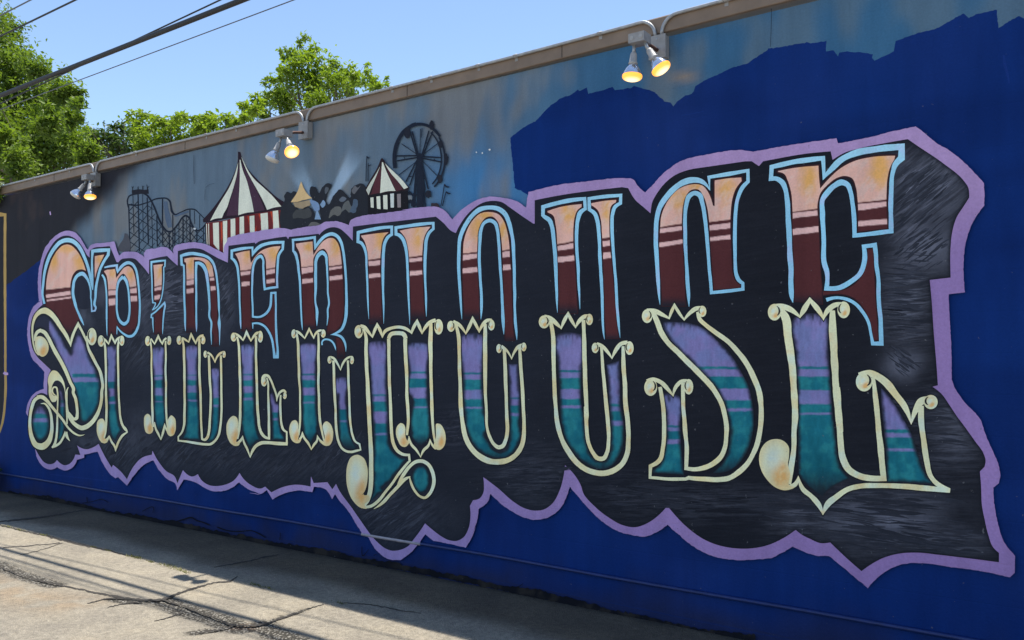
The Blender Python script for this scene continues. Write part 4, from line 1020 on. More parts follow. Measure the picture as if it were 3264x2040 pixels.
# grime collected along the foot of the wall and shade of its shadow strip painted darker
shade_strip = sstep(-0.80, -0.50, GP[:, 1] + (nA - 0.5) * 0.35)
base = mixa(base, np.tile([0.135, 0.110, 0.078], (len(GP), 1)), shade_strip * 0.95)
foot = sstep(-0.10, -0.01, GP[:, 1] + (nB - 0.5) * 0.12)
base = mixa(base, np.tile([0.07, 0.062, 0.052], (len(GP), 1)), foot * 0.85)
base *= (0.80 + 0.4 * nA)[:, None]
gz = (fbm(GP[:, 0], GP[:, 1], 1.4, 41, 3) - 0.5) * 0.010 + (nB - 0.5) * 0.004 - gravel * 0.008 + 0.004
V = np.column_stack([GP, gz]); nx_, ny_ = len(gx), len(gy)
I0 = (np.arange(ny_ - 1)[:, None] * nx_ + np.arange(nx_ - 1)[None]).ravel()
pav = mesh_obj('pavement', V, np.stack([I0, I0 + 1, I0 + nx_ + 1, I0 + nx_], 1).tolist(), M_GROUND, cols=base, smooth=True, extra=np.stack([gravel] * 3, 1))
tag(pav, kind='structure')
for s in CRACKS:
    d = densify(parse(s), False, 3.0)
    d[:, 0] += (vnoise(d[:, 0], d[:, 1], 7, 3) - 0.5) * 3; d[:, 1] += (vnoise(d[:, 0], d[:, 1], 6, 9) - 0.5) * 3
    d[:, 2] *= 0.75 + 1.0 * vnoise(d[:, 0], d[:, 1], 9, 12)
    v, f = union(ribbon_tris(d))
    P3 = ground_pts(v); nb = fbm(P3[:, 0], P3[:, 1], 0.16, 33, 3)
    P3[:, 2] = (fbm(P3[:, 0], P3[:, 1], 1.4, 41, 3) - 0.5) * 0.010 + (nb - 0.5) * 0.004 + 0.0065
    f = [t if np.cross(P3[t[1]] - P3[t[0]], P3[t[2]] - P3[t[0]])[2] > 0 else t[::-1] for t in f]
    mesh_obj('crack', P3, f, M_CRACK, pav)

# ------------------------------------------------------------------ the building with its mural
XL, XR, HW, DEEP = -12.6, 3.2, 3.60, 6.5
bld = thing('building', 'long low building whose street wall carries a painted circus-style lettering mural', 'building')
MB().box((XL, 0.0, -0.3), (XR, DEEP, HW - 0.02)).build('wall', M_BODY, bld)
MB().box((XL + 0.3, 0.32, HW - 0.35), (XR - 0.3, DEEP - 0.3, HW - 0.012)).build('roof', M_ROOF, bld)
cop = MB()
prof = [(-0.030, 3.598), (-0.034, 3.602), (-0.034, 3.694), (-0.028, 3.702), (0.30, 3.712), (0.30, 3.66), (0.002, 3.60), (-0.012, 3.597)]
xs = np.linspace(-11.3, XR, 60); vv = []; ff = []
wob = np.interp(xs, [-11.3, -8, -6.3, -3.5, -1.67, 3.2], [0.008, 0.0, -0.008, -0.009, 0.008, 0.01])
for x, dz in zip(xs, wob):
    for (y, z) in prof: vv.append((x, y, z + dz))
n = len(prof)
for i in range(len(xs) - 1):
    for k in range(n):
        a = i * n + k; b_ = i * n + (k + 1) % n
        ff.append((a, a + n, b_ + n, b_))
ff.append(tuple(range(n))); ff.append(tuple(range((len(xs) - 1) * n + n - 1, (len(xs) - 1) * n - 1, -1)))
co = cop.add(vv, ff).build('coping', M_COPING, bld)
for x in (-9.9, -7.35, -4.45, -3.05):          # lap joints of the coping
    z0 = float(np.interp(x, xs, wob))
    MB().box((x, -0.0362, 3.602 + z0), (x + 0.004, -0.033, 3.695 + z0)).build('coping_joint', M_CRACK, co)

# painted background, one coat over the whole face
step = 0.03
wx = np.arange(XL, XR + step, step); wz = np.arange(-0.02, HW + 0.001, step)
WX, WZ = np.meshgrid(wx, wz); WP = np.stack([WX.ravel(), np.zeros(WX.size), WZ.ravel()], 1)
q = project(WP); qx, qy = q[:, 0], q[:, 1]
n_ = len(WP); T1 = lambda c: np.tile(lin(c), (n_, 1))
skyc = mixa(T1((76, 94, 112)), T1((44, 80, 112)), sstep(1250, 2000, qx))
skyc = mixa(skyc, T1((46, 98, 146)), np.exp(-((qx - 1560) / 190) ** 2 - ((qy - 600) / 130) ** 2) * 0.9)
strk = fbm(WP[:, 0] * 1.0, WP[:, 2] * 0.32, 0.22, 51, 3)
blot = fbm(WP[:, 0], WP[:, 2] * 0.8, 0.5, 55, 3)
tan = sstep(0.46, 0.62, 0.55 * strk + 0.45 * blot)
tanc = mixa(T1((96, 99, 102)), T1((76, 92, 104)), sstep(1500, 2400, qx))
skyc = mixa(skyc, tanc, tan * (0.70 - 0.20 * sstep(1700, 2600, qx)))
skyc = mixa(skyc, T1((116, 106, 92)), np.exp(-((qx - 2180) / 45) ** 2 - ((qy - 245) / 18) ** 2) * 0.7 * sstep(0.3, 0.6, strk))
def ray_glow(ax, ay, bx, by, w0, w1, k):
    d = np.array([bx - ax, by - ay], float); L = np.hypot(*d); d /= L
    u = (qx - ax) * d[0] + (qy - ay) * d[1]; v = np.abs(-(qx - ax) * d[1] + (qy - ay) * d[0])
    wd = w0 + (w1 - w0) * np.clip(u / L, 0, 1)
    return k * sstep(-5, 20, u) * (1 - sstep(0.45 * L, L, u)) * (1 - sstep(wd * 0.55, wd, v))
gl = np.maximum(ray_glow(1046, 648, 1150, 465, 8, 40, 0.8), ray_glow(1010, 665, 930, 510, 10, 44, 0.55))
skyc = mixa(skyc, T1((128, 156, 186)), gl * (0.7 + 0.5 * (strk - 0.3)))
dk = qx - (258 + (718 - qy) * (182 / 193.0)) + (fbm(WP[:, 0], WP[:, 2], 0.3, 61) - 0.5) * 50
dark = 1 - sstep(-40, 46, dk)
bk = mixa(T1((33, 35, 42)), T1((52, 46, 48)), sstep(0.58, 0.75, fbm(WP[:, 0], WP[:, 2], 0.35, 63)) * 0.5)
skyc = mixa(skyc, bk, dark)
LAYER[0] = 0.0004
bgc = alb(skyc)
V3 = WP.copy(); V3[:, 1] -= LAYER[0]; nx_, nz_ = len(wx), len(wz)
I0 = (np.arange(nz_ - 1)[:, None] * nx_ + np.arange(nx_ - 1)[None]).ravel()
o = mesh_obj('painted_sky', V3, np.stack([I0, I0 + 1, I0 + nx_ + 1, I0 + nx_], 1).tolist(), PAINT, bld, cols=bgc)
o["label"] = "smoky blue and tan painted night sky"

# deep blue cover coat with its ragged brushed top edge
BLUE = (9, 35, 90)
blue_edge = ("@A -700,1700* -600,1500* 100,1160* 230,1062 420,930 540,830 650,742* 900,900* @0 330,1000* 1500,820* @0 1700,660* 1684,622* 1668,612* 1655,606 1641,598* 1634,520 1626,441* "
  "@g 0,1288* 60,1240 120,1200 180,1165 230,1140* 270,1095 310,1052* 330,1030 420,960* 430,950 520,907* 530,905 618,850* 640,862* 710,825* 714,850 720,887* 800,865 850,855* 900,835 948,820* 970,852* 1050,842 1130,830* 1150,813* 1220,830* 1290,850 1350,872* 1380,905 1430,940* 1438,962* 1500,970* 1525,1006* 1545,980 1560,960* 1640,897* 1655,900 1720,860* 1735,820* 1780,780* 1900,725 2000,682* 2070,640* 2130,625 2230,600* 2280,560* 2350,515 2419,470* "
  "@h 0,462* 70,452 150,440* 230,425 380,400* 402,412* 470,400 552,387* 548,440 550,487* 620,475* 640,500 662,532* 675,496* 740,485* 800,492 860,490* 920,500 990,515* 980,545* 1010,572* 1060,548 1100,530* 1190,487* 1198,440 1207,388* 1280,360* 1350,338 1420,310* 1500,292 1570,280* 1620,255 1680,220* 1760,175 1850,128* 1900,170* 1950,145 2000,125* 2080,108 2162,90* 2168,180 2177,268* 2220,240* 2290,195 2370,150* 2419,175* 2560,110* 2700,160* 2900,60*")
pl = densify(parse(blue_edge), False, 6)[:, :2]
jm = (pl[:, 0] > 20) & (pl[:, 0] < 3400) & (pl[:, 1] > -200) & (pl[:, 1] < 1200)
pl[jm, 0] += (vnoise(pl[jm, 0], pl[jm, 1], 5, 2) - 0.5) * 3; pl[jm, 1] += (vnoise(pl[jm, 0], pl[jm, 1], 5, 6) - 0.5) * 3.5
# corners of the wall beyond the picture
Pw = wall_pts(pl)
Pw = Pw[(Pw[:, 0] > XL + 0.02) & (Pw[:, 2] < HW - 0.004)]
ring = np.vstack([Pw[:, [0, 2]], [[XR - 0.01, 3.50]], [[XR - 0.01, -0.02]], [[XL + 0.01, -0.02]], [[XL + 0.01, 2.0]]])
v, f, _ = poly_mesh(ring * 100, 9)
v = v / 100
LAYER[0] += 0.0003
nb = fbm(v[:, 0], v[:, 1], 0.7, 71)
lift = sstep(-4.5, -10.5, v[:, 0]) if False else 1 - sstep(-10.5, -4.0, v[:, 0])
cb = mixa(np.tile(lin(BLUE), (len(v), 1)), np.tile(lin((20, 40, 94)), (len(v), 1)), np.clip(lift * 0.25 + (nb - 0.45) * 1.3, 0, 1))
lap = sstep(0.52, 0.60, fbm(v[:, 0] * 0.5, v[:, 1] * 1.6, 0.5, 77)) * 0.5
cb = mixa(cb, np.tile(lin((7, 28, 76)), (len(v), 1)), lap)
splash = (1 - sstep(0.02, 0.26, v[:, 1] + (fbm(v[:, 0], v[:, 1], 0.22, 79) - 0.5) * 0.28)) * 0.55
cb = mixa(cb, np.tile(lin((34, 34, 42)), (len(v), 1)), splash)
P3 = np.column_stack([v[:, 0], np.full(len(v), -LAYER[0]), v[:, 1]])
fo = [tuple(t) if (P3[t[1]][0] - P3[t[0]][0]) * (P3[t[2]][2] - P3[t[0]][2]) - (P3[t[2]][0] - P3[t[0]][0]) * (P3[t[1]][2] - P3[t[0]][2]) > 0 else tuple(t[::-1]) for t in f]
o = mesh_obj('painted_blue_coat', P3, fo, PAINT, bld, cols=alb(cb))
o["label"] = "deep blue cover coat with a ragged brushed upper edge"
# roller marks where the blue was touched up
strokes_each('blue_touch_up', ["@h 2225,520,20 2240,620,26 2262,700,22 2280,790,10", "@g 1600,1090,6 1700,1075,10 1820,1050,5", "@a 400,180,6 700,215,9 980,245,5"], (16, 40, 98), bld)

# dark panel with a gilt border at the far left
flat('painted_panel', "@Z -700,905* 62,900* @A 60,700 62,1512 @T 45,300 50,500 40,700 25,850 -10,990 -60,1090* -600,1100*", (34, 36, 42), bld, label='dark painted panel at the left edge')
strokes('painted_panel_border', ["@Z -500,935,70 0,925,66 84,930,44* 84,1100,44 82,1300,44 @A 82,900,44 84,1400,42 @T 66,100,30 66,300,30 70,480,30 60,700,28 45,850,28 18,980,26 -30,1090,26 -80,1150,20"], (142, 122, 78), bld, label='gilt yellow painted border')
strokes_each('paint_splash', ["@T 45,330,30 70,345,36 100,345,28", "@Z 806,880,20 815,935,18"], (150, 132, 176), bld)

# ---- fairground skyline behind the lettering
INK = (26, 33, 46)
# roller coaster
trk = "@Y 318,640,28 300,470,26 330,410,28 400,382,30 500,362,32 600,352,32 690,395,36 760,485,36 830,620,36 900,800,36 960,940,36 1030,1050,32 1100,1118,34 1180,1118,34 1250,1050,32 1330,950,32 1400,842,32 1470,802,34 1530,842,34 1580,960,32 1640,1060,30 1700,1105,32 1780,1070,30 1840,1010,30 1890,940,28"
up2 = "@Y 320,582,24 420,592,28 520,592,24 620,562,24 720,532,22 850,472,26 980,452,30 1080,457,30 1140,502,32 1170,620,36 1190,720,42 1250,782,32 1350,742,20 1540,672,26 1650,682,26 1740,762,18 1850,872,16"
cols_ = [(320, 600, 345, 1520, 22), (405, 400, 425, 1150, 12), (508, 370, 535, 1520, 24), (600, 370, 610, 1300, 10), (692, 440, 716, 1372, 24), (780, 560, 800, 1450, 12), (885, 800, 895, 1430, 22), (1000, 465, 998, 1030, 26), (1005, 1040, 1005, 1402, 20), (1130, 1120, 1140, 1460, 26), (1205, 780, 1210, 1500, 20), (1250, 1050, 1245, 1500, 20),
         (1330, 960, 1330, 1360, 14), (1412, 860, 1412, 1400, 24), (1480, 810, 1490, 1360, 12), (1550, 690, 1555, 1340, 22), (1640, 700, 1646, 970, 12), (1745, 790, 1745, 1060, 14), (1690, 1110, 1690, 1350, 22), (1822, 1050, 1822, 1340, 14), (1862, 980, 1872, 1360, 16)]
cs = [trk, up2] + ["@Y %d,%d,%d %d,%d,%d" % (a, b, w_, c, d, w_) for a, b, c, d, w_ in cols_]
tp = densify(parse(trk), False, 3); tx, ty = (tp[:, 0] - 360) * 6.3, (tp[:, 1] - 560) * 6.3
def top_at(x):
    m = np.abs(tx - x) < 26
    return ty[m].max() if m.any() else 600
def brace(x0, y0, x1, y1, w_):
    pts = []
    for u in np.linspace(0, 1, 12):
        x = x0 + (x1 - x0) * u; y = y0 + (y1 - y0) * u
        if y > top_at(x) - 6: pts.append("%.0f,%.0f,%d" % (x, y, w_))
    if len(pts) > 2: cs.append("@Y " + " ".join(pts))
for y0 in range(540, 1560, 195):
    brace(330, y0, 710, y0 + 250, 15); brace(700, y0 + 60, 890, y0 + 190, 13)
    brace(330, y0 + 170, 520, y0 - 40, 14); brace(520, y0 + 260, 705, y0 + 40, 12); brace(705, y0 + 190, 850, y0 + 30, 10)
for y0 in range(1000, 1560, 150):
    brace(895, y0 - 80, 1130, y0 + 230, 14); brace(895, y0 + 120, 1005, y0 - 20, 13); brace(1010, y0 + 200, 1130, y0 + 40, 13); brace(1140, y0 + 50, 1250, y0 + 190, 13); brace(1140, y0 + 180, 1250, y0 + 20, 13)
for y0 in range(880, 1500, 150):
    brace(1255, y0, 1410, y0 + 90, 12); brace(1255, y0 + 150, 1410, y0 - 20, 13); brace(1415, y0, 1560, y0 + 130, 14); brace(1420, y0 + 120, 1550, y0 - 40, 13); brace(1555, y0 - 40, 1700, y0 + 130, 14); brace(1560, y0 + 150, 1690, y0 - 10, 13); brace(1690, y0, 1850, y0 + 130, 14); brace(1690, y0 + 140, 1850, y0 - 30, 12)
strokes_each('painted_coaster_smudge', ["@Y 1060,520,70 1080,700,90 1120,900,110 1150,1040,80", "@Y 1240,800,60 1400,760,50 1520,720,40"], (66, 82, 104), bld, jit=0)
rc = strokes('painted_roller_coaster', cs, INK, bld, label='black painted roller coaster track on lattice legs', step=6)
strokes('painted_train', ["@Y 385,330,70 450,325,80 530,318,90 620,325,80 720,320,90", "@Y 400,290,16 398,245,14 382,210,8", "@Y 404,250,12 420,212,8", "@Y 510,270,24 508,222,14", "@Y 500,232,10 528,222,8", "@Y 605,280,26 604,235,16 590,200,8", "@Y 606,235,10 630,205,8", "@Y 700,290,26 695,240,18 682,178,8", "@Y 700,245,12 735,210,8", "@Y 455,300,34 460,285,20"], (30, 33, 42), rc, jit=0)
flat('painted_smoke_tree', "@Y 240,1155* 290,1170 320,1230 330,1520 100,1480 160,1350 210,1280", (62, 66, 76), bld)

# big striped tent
tent = flat('painted_tent', "@V 1005,120* 1045,125* 1060,190 1150,370 1300,550 1480,720 1640,860 1770,940 1840,990* 1790,1050* 1600,1062 1470,1085 1270,1115 1010,1175 800,1200 600,1245 450,1255* 440,1210* 560,1080 700,900 830,700 930,500 1000,280", (36, 28, 38), bld, label='large painted striped circus tent')
flat('tent_wall', "@V 490,1265* 760,1225 1280,1115 1770,1045* 1785,1450* 1300,1520* 950,1640* 850,1790* 700,1760* 500,1600*", (88, 36, 40), tent)
for s in ("@V 1000,430* 1033,330* 1033,600 1022,900 1008,1140* 822,1150* 870,950 930,740", "@V 1060,300* 1150,600 1200,780 1264,1090* 1440,1060* 1350,840 1230,600"):
    flat('tent_dark_stripe', s, (58, 42, 58), tent)
WHT = (176, 184, 176)
for s in ("@V 1035,250* 1046,250* 1080,400 1150,590 1200,780 1240,960 1262,1090* 1150,1100 1012,1142* 1020,900 1035,600", "@V 1058,195* 1100,280 1180,440 1270,560 1400,680 1550,820 1705,1000* 1600,1015 1475,1055* 1420,930 1330,760 1240,600 1150,430",
          "@V 1012,290* 990,480 940,680 880,870 830,1020 780,1110* 750,1185* 650,1195 560,1230* 650,1060 750,890 860,710 950,500", "@V 605,1265* 700,1255* 708,1720* 615,1600*", "@V 765,1235* 835,1225* 832,1760* 772,1740*", "@V 890,1205* 965,1190* 970,1640* 895,1640*", "@V 1035,1170* 1105,1155* 1110,1560* 1035,1560*", "@V 1195,1155* 1272,1145* 1280,1500* 1205,1500*", "@V 1370,1115* 1487,1098* 1502,1480* 1390,1480*", "@V 1568,1075* 1655,1062* 1682,1460* 1580,1460*", "@V 1735,1060* 1760,1060* 1766,1450* 1750,1450*", "@V 498,1280* 512,1278* 522,1620* 510,1620*", "@V 533,1275* 545,1275* 552,1640* 542,1640*"):
    flat('tent_white_stripe', s, WHT, tent)
for s in ("@V 1340,1120* 1368,1115* 1382,1260* 1365,1200*", "@V 1530,1085* 1562,1080* 1578,1300* 1555,1180*", "@V 1165,1160* 1190,1155* 1198,1330* 1180,1230*", "@V 1285,1380* 1310,1300* 1300,1500* 1285,1500*", "@V 735,1260* 762,1250* 766,1500* 750,1600*"):
    flat('tent_red_glint', s, (150, 58, 42), tent)

# small striped tent, tan tent, dark bushes
flat('painted_bush', "@W 250,1000 255,900 300,862 335,885 400,850 435,880 352,1035 420,1100 500,1150 620,1100 680,1130 740,1300 640,1500 370,1560 250,1520 190,1120*", (34, 38, 46), bld, jit=6)
flat('painted_bush', "@W 660,825 680,780 740,790 800,885 870,780 950,722 1005,740 955,860 915,1000 950,1065 1050,905 1150,822 1230,900 1300,955 1330,800 1400,752 1500,732 1560,790 1640,930 1640,1290 1300,1420 1150,1420 900,1420 640,1490 730,1300 820,1300 800,1150 700,1000", (32, 36, 44), bld, jit=6)
for s, c in (("@W 960,1290 1010,1150 1080,1105 1140,1110 1165,1200 1110,1260 1050,1230", (80, 84, 86)), ("@W 1170,1190 1190,1080 1270,1005 1310,1080 1350,1140 1280,1200 1230,1150", (74, 80, 84)), ("@W 1130,1010 1170,950 1240,960 1220,1010 1170,1030", (76, 86, 100)),
             ("@W 1340,1080 1370,980 1420,1000 1410,1120 1370,1200 1300,1195", (62, 78, 98)), ("@W 390,1290 400,1200 470,1150 560,1150 640,1120 690,1230 600,1300 480,1280", (56, 60, 64)), ("@W 630,1420* 700,1350 800,1370 850,1400 800,1450 650,1460", (84, 86, 88)),
             ("@W 890,870 930,790 960,800 940,880 900,900", (66, 74, 84)), ("@W 1335,860 1390,770 1420,800 1470,760 1420,840 1370,900", (80, 84, 92)), ("@W 1640,1240 1700,1170 1850,1180 2000,1150 1900,1220 1700,1260", (70, 70, 76))):
    flat('painted_highlight', s, c, bld, jit=5)
tt = flat('painted_tan_tent', "@W 517,698* 560,800 620,900 695,968* 560,1000 440,1030 350,1036* 440,900", (172, 152, 116), bld, label='small tan painted tent', jit=2)
flat('tent_skirt', "@W 385,1045* 660,1000* 655,1090 600,1110 540,1135 470,1120 420,1110*", (128, 118, 100), tt, jit=4)
flat('painted_light_cone', "@W 775,1125* 800,1200 840,1310* 735,1310* 760,1200", (104, 132, 164), bld); flat('painted_light_cone', "@W 660,1000 740,1010 800,1060 820,1150 760,1180 700,1100", (96, 122, 158), bld, jit=5); flat('painted_light_cone', "@W 830,1080 880,1000 915,1060 870,1120", (100, 126, 156), bld, jit=4)

# ferris wheel
fw = []
def arc(cx, cy, rx, ry, a0, a1, w_):
    return "@X " + " ".join("%.0f,%.0f,%d" % (cx + rx * math.cos(math.radians(a)), cy + ry * math.sin(math.radians(a)), w_) for a in np.linspace(a0, a1, 22))
fw.append(arc(815, 745, 412, 565, 165, 262, 58)); fw.append(arc(815, 745, 420, 560, 262, 320, 44)); fw.append(arc(815, 745, 400, 545, 320, 415, 30)); fw.append(arc(815, 745, 345, 490, 300, 415, 22))
for a, b in (((790, 690), (690, 300)), ((770, 690), (660, 310)), ((850, 680), (960, 290)), ((865, 690), (1020, 300)), ((780, 690), (440, 695)), ((770, 720), (445, 775)), ((850, 705), (1150, 722)), ((850, 730), (1170, 795)), ((770, 760), (590, 1110)), ((785, 790), (650, 1170)), ((840, 800), (950, 1230)), ((830, 820), (895, 1240))):
    fw.append("@X %d,%d,22 %d,%d,22" % (*a, *b))
for a, b in (((770, 670), (520, 500)), ((870, 670), (1110, 490)), ((740, 800), (480, 1000)), ((860, 780), (1090, 1010)), ((815, 660), (825, 260)), ((840, 400), (850, 250))):
    fw.append("@X %d,%d,10 %d,%d,14" % (*a, *b))
fw += ["@X 560,715,12 580,745,12", "@X 900,480,14 940,490,14", "@X 640,1025,14 690,1025,14", "@X 870,1055,14 910,1062,14", "@X 1040,735,12 1055,765,12", "@X 815,700,100 812,900,90 818,1200,100 820,1520,110", "@X 775,760,30 740,1200,40 712,1520,34", "@X 850,800,24 880,1250,22 905,1520,20", "@X 640,1270,40 700,1320,34 780,1320,30", "@X 640,1420,60 700,1440,70 720,1500,90"]
w_ = strokes('painted_ferris_wheel', fw, INK, bld, label='black painted ferris wheel on the mural skyline', polys=[ell('X', 815, 705, 48, 55)])
for cx, cy, rx, ry in ((615, 325, 48, 92), (1005, 205, 40, 75), (1148, 505, 38, 55), (1235, 750, 36, 100), (1140, 1065, 42, 68), (952, 1310, 48, 62)):
    e = ell('X', cx, cy, rx, ry, 20) + rng.normal(0, 0.8, (20, 2))
    v, f, _ = poly_mesh(e); put('wheel_cabin', v, f, np.tile(paint((30, 34, 44)), (len(v), 1)), w_)
strokes_each('painted_flag', ["@X 1155,1500,14 1185,1320,14 1212,1150,14", "@X 1212,1150,20 1245,1190,26 1290,1195,16", "@X 1180,1500,14 1215,1360,14 1240,1270,14", "@X 1240,1265,20 1270,1295,26 1310,1300,16", "@W 1567,700,16 1570,500,14 1580,295,14", "@W 1580,300,20 1600,325,22 1620,322,10", "@W 1600,700,14 1602,410,12", "@W 1602,450,14 1650,435,12"], INK, bld, jit=0)
flat('painted_bush', "@X 1000,1500 1005,1450 1050,1455 1090,1450 1130,1490 1130,1560 1000,1560", (44, 40, 48), bld)
st = flat('painted_small_tent', "@W 1805,345* 1825,322* 1850,350* 1900,430 2000,540 2120,660 2265,800* 2240,845* 2050,872 1800,900 1610,935* 1570,880 1562,810* 1650,650 1740,500", (36, 28, 34), bld, label='small painted striped tent left of the ferris wheel')
flat('tent_wall', "@W 1600,925* 2245,848* 2245,1200* 1600,1290*", (25, 26, 32), st)
for s, c in (("@W 1660,880* 1720,660 1800,480* 1812,480* 1800,880* 1640,915*", (66, 38, 46)), ("@W 1880,430* 2000,570 2160,830* 2050,860* 1960,660", (64, 40, 48)), ("@W 1825,395* 1842,395* 1880,500 1960,680 2045,855* 1920,860 1795,890* 1810,650", WHT), ("@W 1870,405* 1920,460 2040,570 2150,680 2245,800* 2180,825* 2080,700 1960,560", WHT), ("@W 1800,450* 1770,530 1710,680 1650,820 1612,925* 1572,840* 1640,720 1730,580", (158, 166, 160)),
             ("@W 1640,962* 1690,958* 1695,1125* 1648,1120*", WHT), ("@W 1738,945* 1798,938* 1805,1148* 1748,1140*", WHT), ("@W 1845,925* 1912,918* 1918,1150* 1852,1145*", WHT), ("@W 1960,900* 2020,895* 2020,1122* 1968,1122*", (166, 178, 180)), ("@W 2068,905* 2130,900* 2132,1120* 2078,1122*", (112, 108, 114)), ("@W 2245,925* 2310,930* 2312,1000* 2250,980*", (96, 104, 112))):
    flat('tent_stripe', s, c, st)

# ---- lilac border and black letter block
lil = ("@A 635,1100 650,900 690,740 740,580 830,450 950,340 1060,290 1150,285 1220,305 1300,370 1380,500 1420,570 1442,592* 1465,530 1520,500 1700,475 1860,455* 1900,570 1940,682* 2010,630 2120,615 @D 720,225 800,280 830,312* 835,220 870,188 1000,165 1180,145 1230,170 1305,252* 1310,140 1380,100 1500,75 1630,65 1780,85 1900,130 2000,185 2110,238* 2125,120 2165,45 "
 "@G 150,215 250,170 500,115 800,65 1000,40 1090,45 1170,67* 1400,20 @W 640,1425 830,1400 900,1360 1030,1340 1150,1350 1240,1385 1295,1402* 1330,1320 1420,1280 1800,1220 2200,1160 @J 800,115 1100,75 1200,75 1280,110 1350,180 1390,228* 1430,180 1500,110 1600,40 1720,-20 1850,-45 2000,-30 2180,18 2272,88* 2300,-80* @M 150,163* 400,100 700,60 1000,30 1130,30* 1160,45 1200,100 1272,167* 1340,100 1430,0 "
 "@0 2185,511 @g 1800,1475 2000,1440 2100,1425 2200,1425 2290,1440* @h 0,1415 330,1360 657,1313* 672,1362* 960,1305 1180,1250 1402,1202* 1480,1260 1600,1360 @O 1950,180 2100,300 2290,500* 2298,640 2293,720* 2200,850 2150,960 2110,1120 2095,1300 2105,1500 @P 2108,219* 1953,236* 1965,500 1980,800 1982,1050* 2010,1130 2110,1280 2230,1400 @Q 2030,405 2090,560 2150,700 2205,830 2216,930 2205,985* 2160,1020* "
 "@S 2130,40* 2140,200 2180,400 2230,550 2337,690* 2336,850* 2290,897* 2000,835 1700,795 1450,760 1250,775 1100,840 1000,920 931,1000* 800,890 560,693* 450,690 300,645 213,603* 130,650 10,712* @c 2300,680 2150,600 2030,500 1910,398* 1800,470 1690,512 1600,500 1450,465 1330,400 1200,290 1080,160 970,28* 930,150 860,260 750,330 650,350 540,330 400,260 300,190 208,100* 170,190 95,245* 80,350 40,480 "
 "@L 1340,920 1310,1040 1240,1162* 1100,1130 930,1097* 850,1033* 780,1130 700,1220 610,1282* 480,1265 400,1210 330,1120 300,1060 240,1025* 180,930 100,800 0,680 @b 830,100* 800,152* 740,60 622,33* 610,87* 450,70 330,100 225,157* 170,65* 100,105 0,90 @d 1600,690 1520,660 1430,598* 1350,650 1220,668 1150,640 1100,605 985,573* 935,660* 915,605 850,570 790,500 740,418* 660,460 580,550 530,624* "
 "@C 1520,1415* 1480,1430* 1400,1370 1300,1230 1190,1003* 980,1050* 975,1100* 860,1135* 820,1220 760,1280 660,1305 590,1285 540,1250* 480,1288 360,1270 260,1180 210,1080 188,960* 120,860 @T 372,1000 360,870 338,820 350,720 400,620 470,555 545,530* 545,450 560,330* 500,260 420,180 380,80 @B 80,700 60,500 70,350 110,200 170,80 270,0 @A 650,1440* 640,1250")
pl = densify(parse(lil), True, 5)[:, :2]
pl += (np.stack([vnoise(pl[:, 0], pl[:, 1], 7, 3), vnoise(pl[:, 0], pl[:, 1], 7, 8)], 1) - 0.5) * 2.2
v, f, _ = poly_mesh(pl, 26)
ll = fbm(v[:, 0], v[:, 1], 120, 81)
cl = mixa(np.tile(lin((131, 118, 166)), (len(v), 1)), np.tile(lin((118, 100, 150)), (len(v), 1)), sstep(700, 2600, v[:, 0] + 200 * (ll - 0.5)))
cl = mixa(cl, np.tile(lin((146, 126, 166)), (len(v), 1)), (1 - sstep(450, 900, v[:, 1])) * 0.6)
LAYER[0] += 0.0003
put('painted_border', v, f, alb(cl), bld, label='lilac painted border round the whole word')

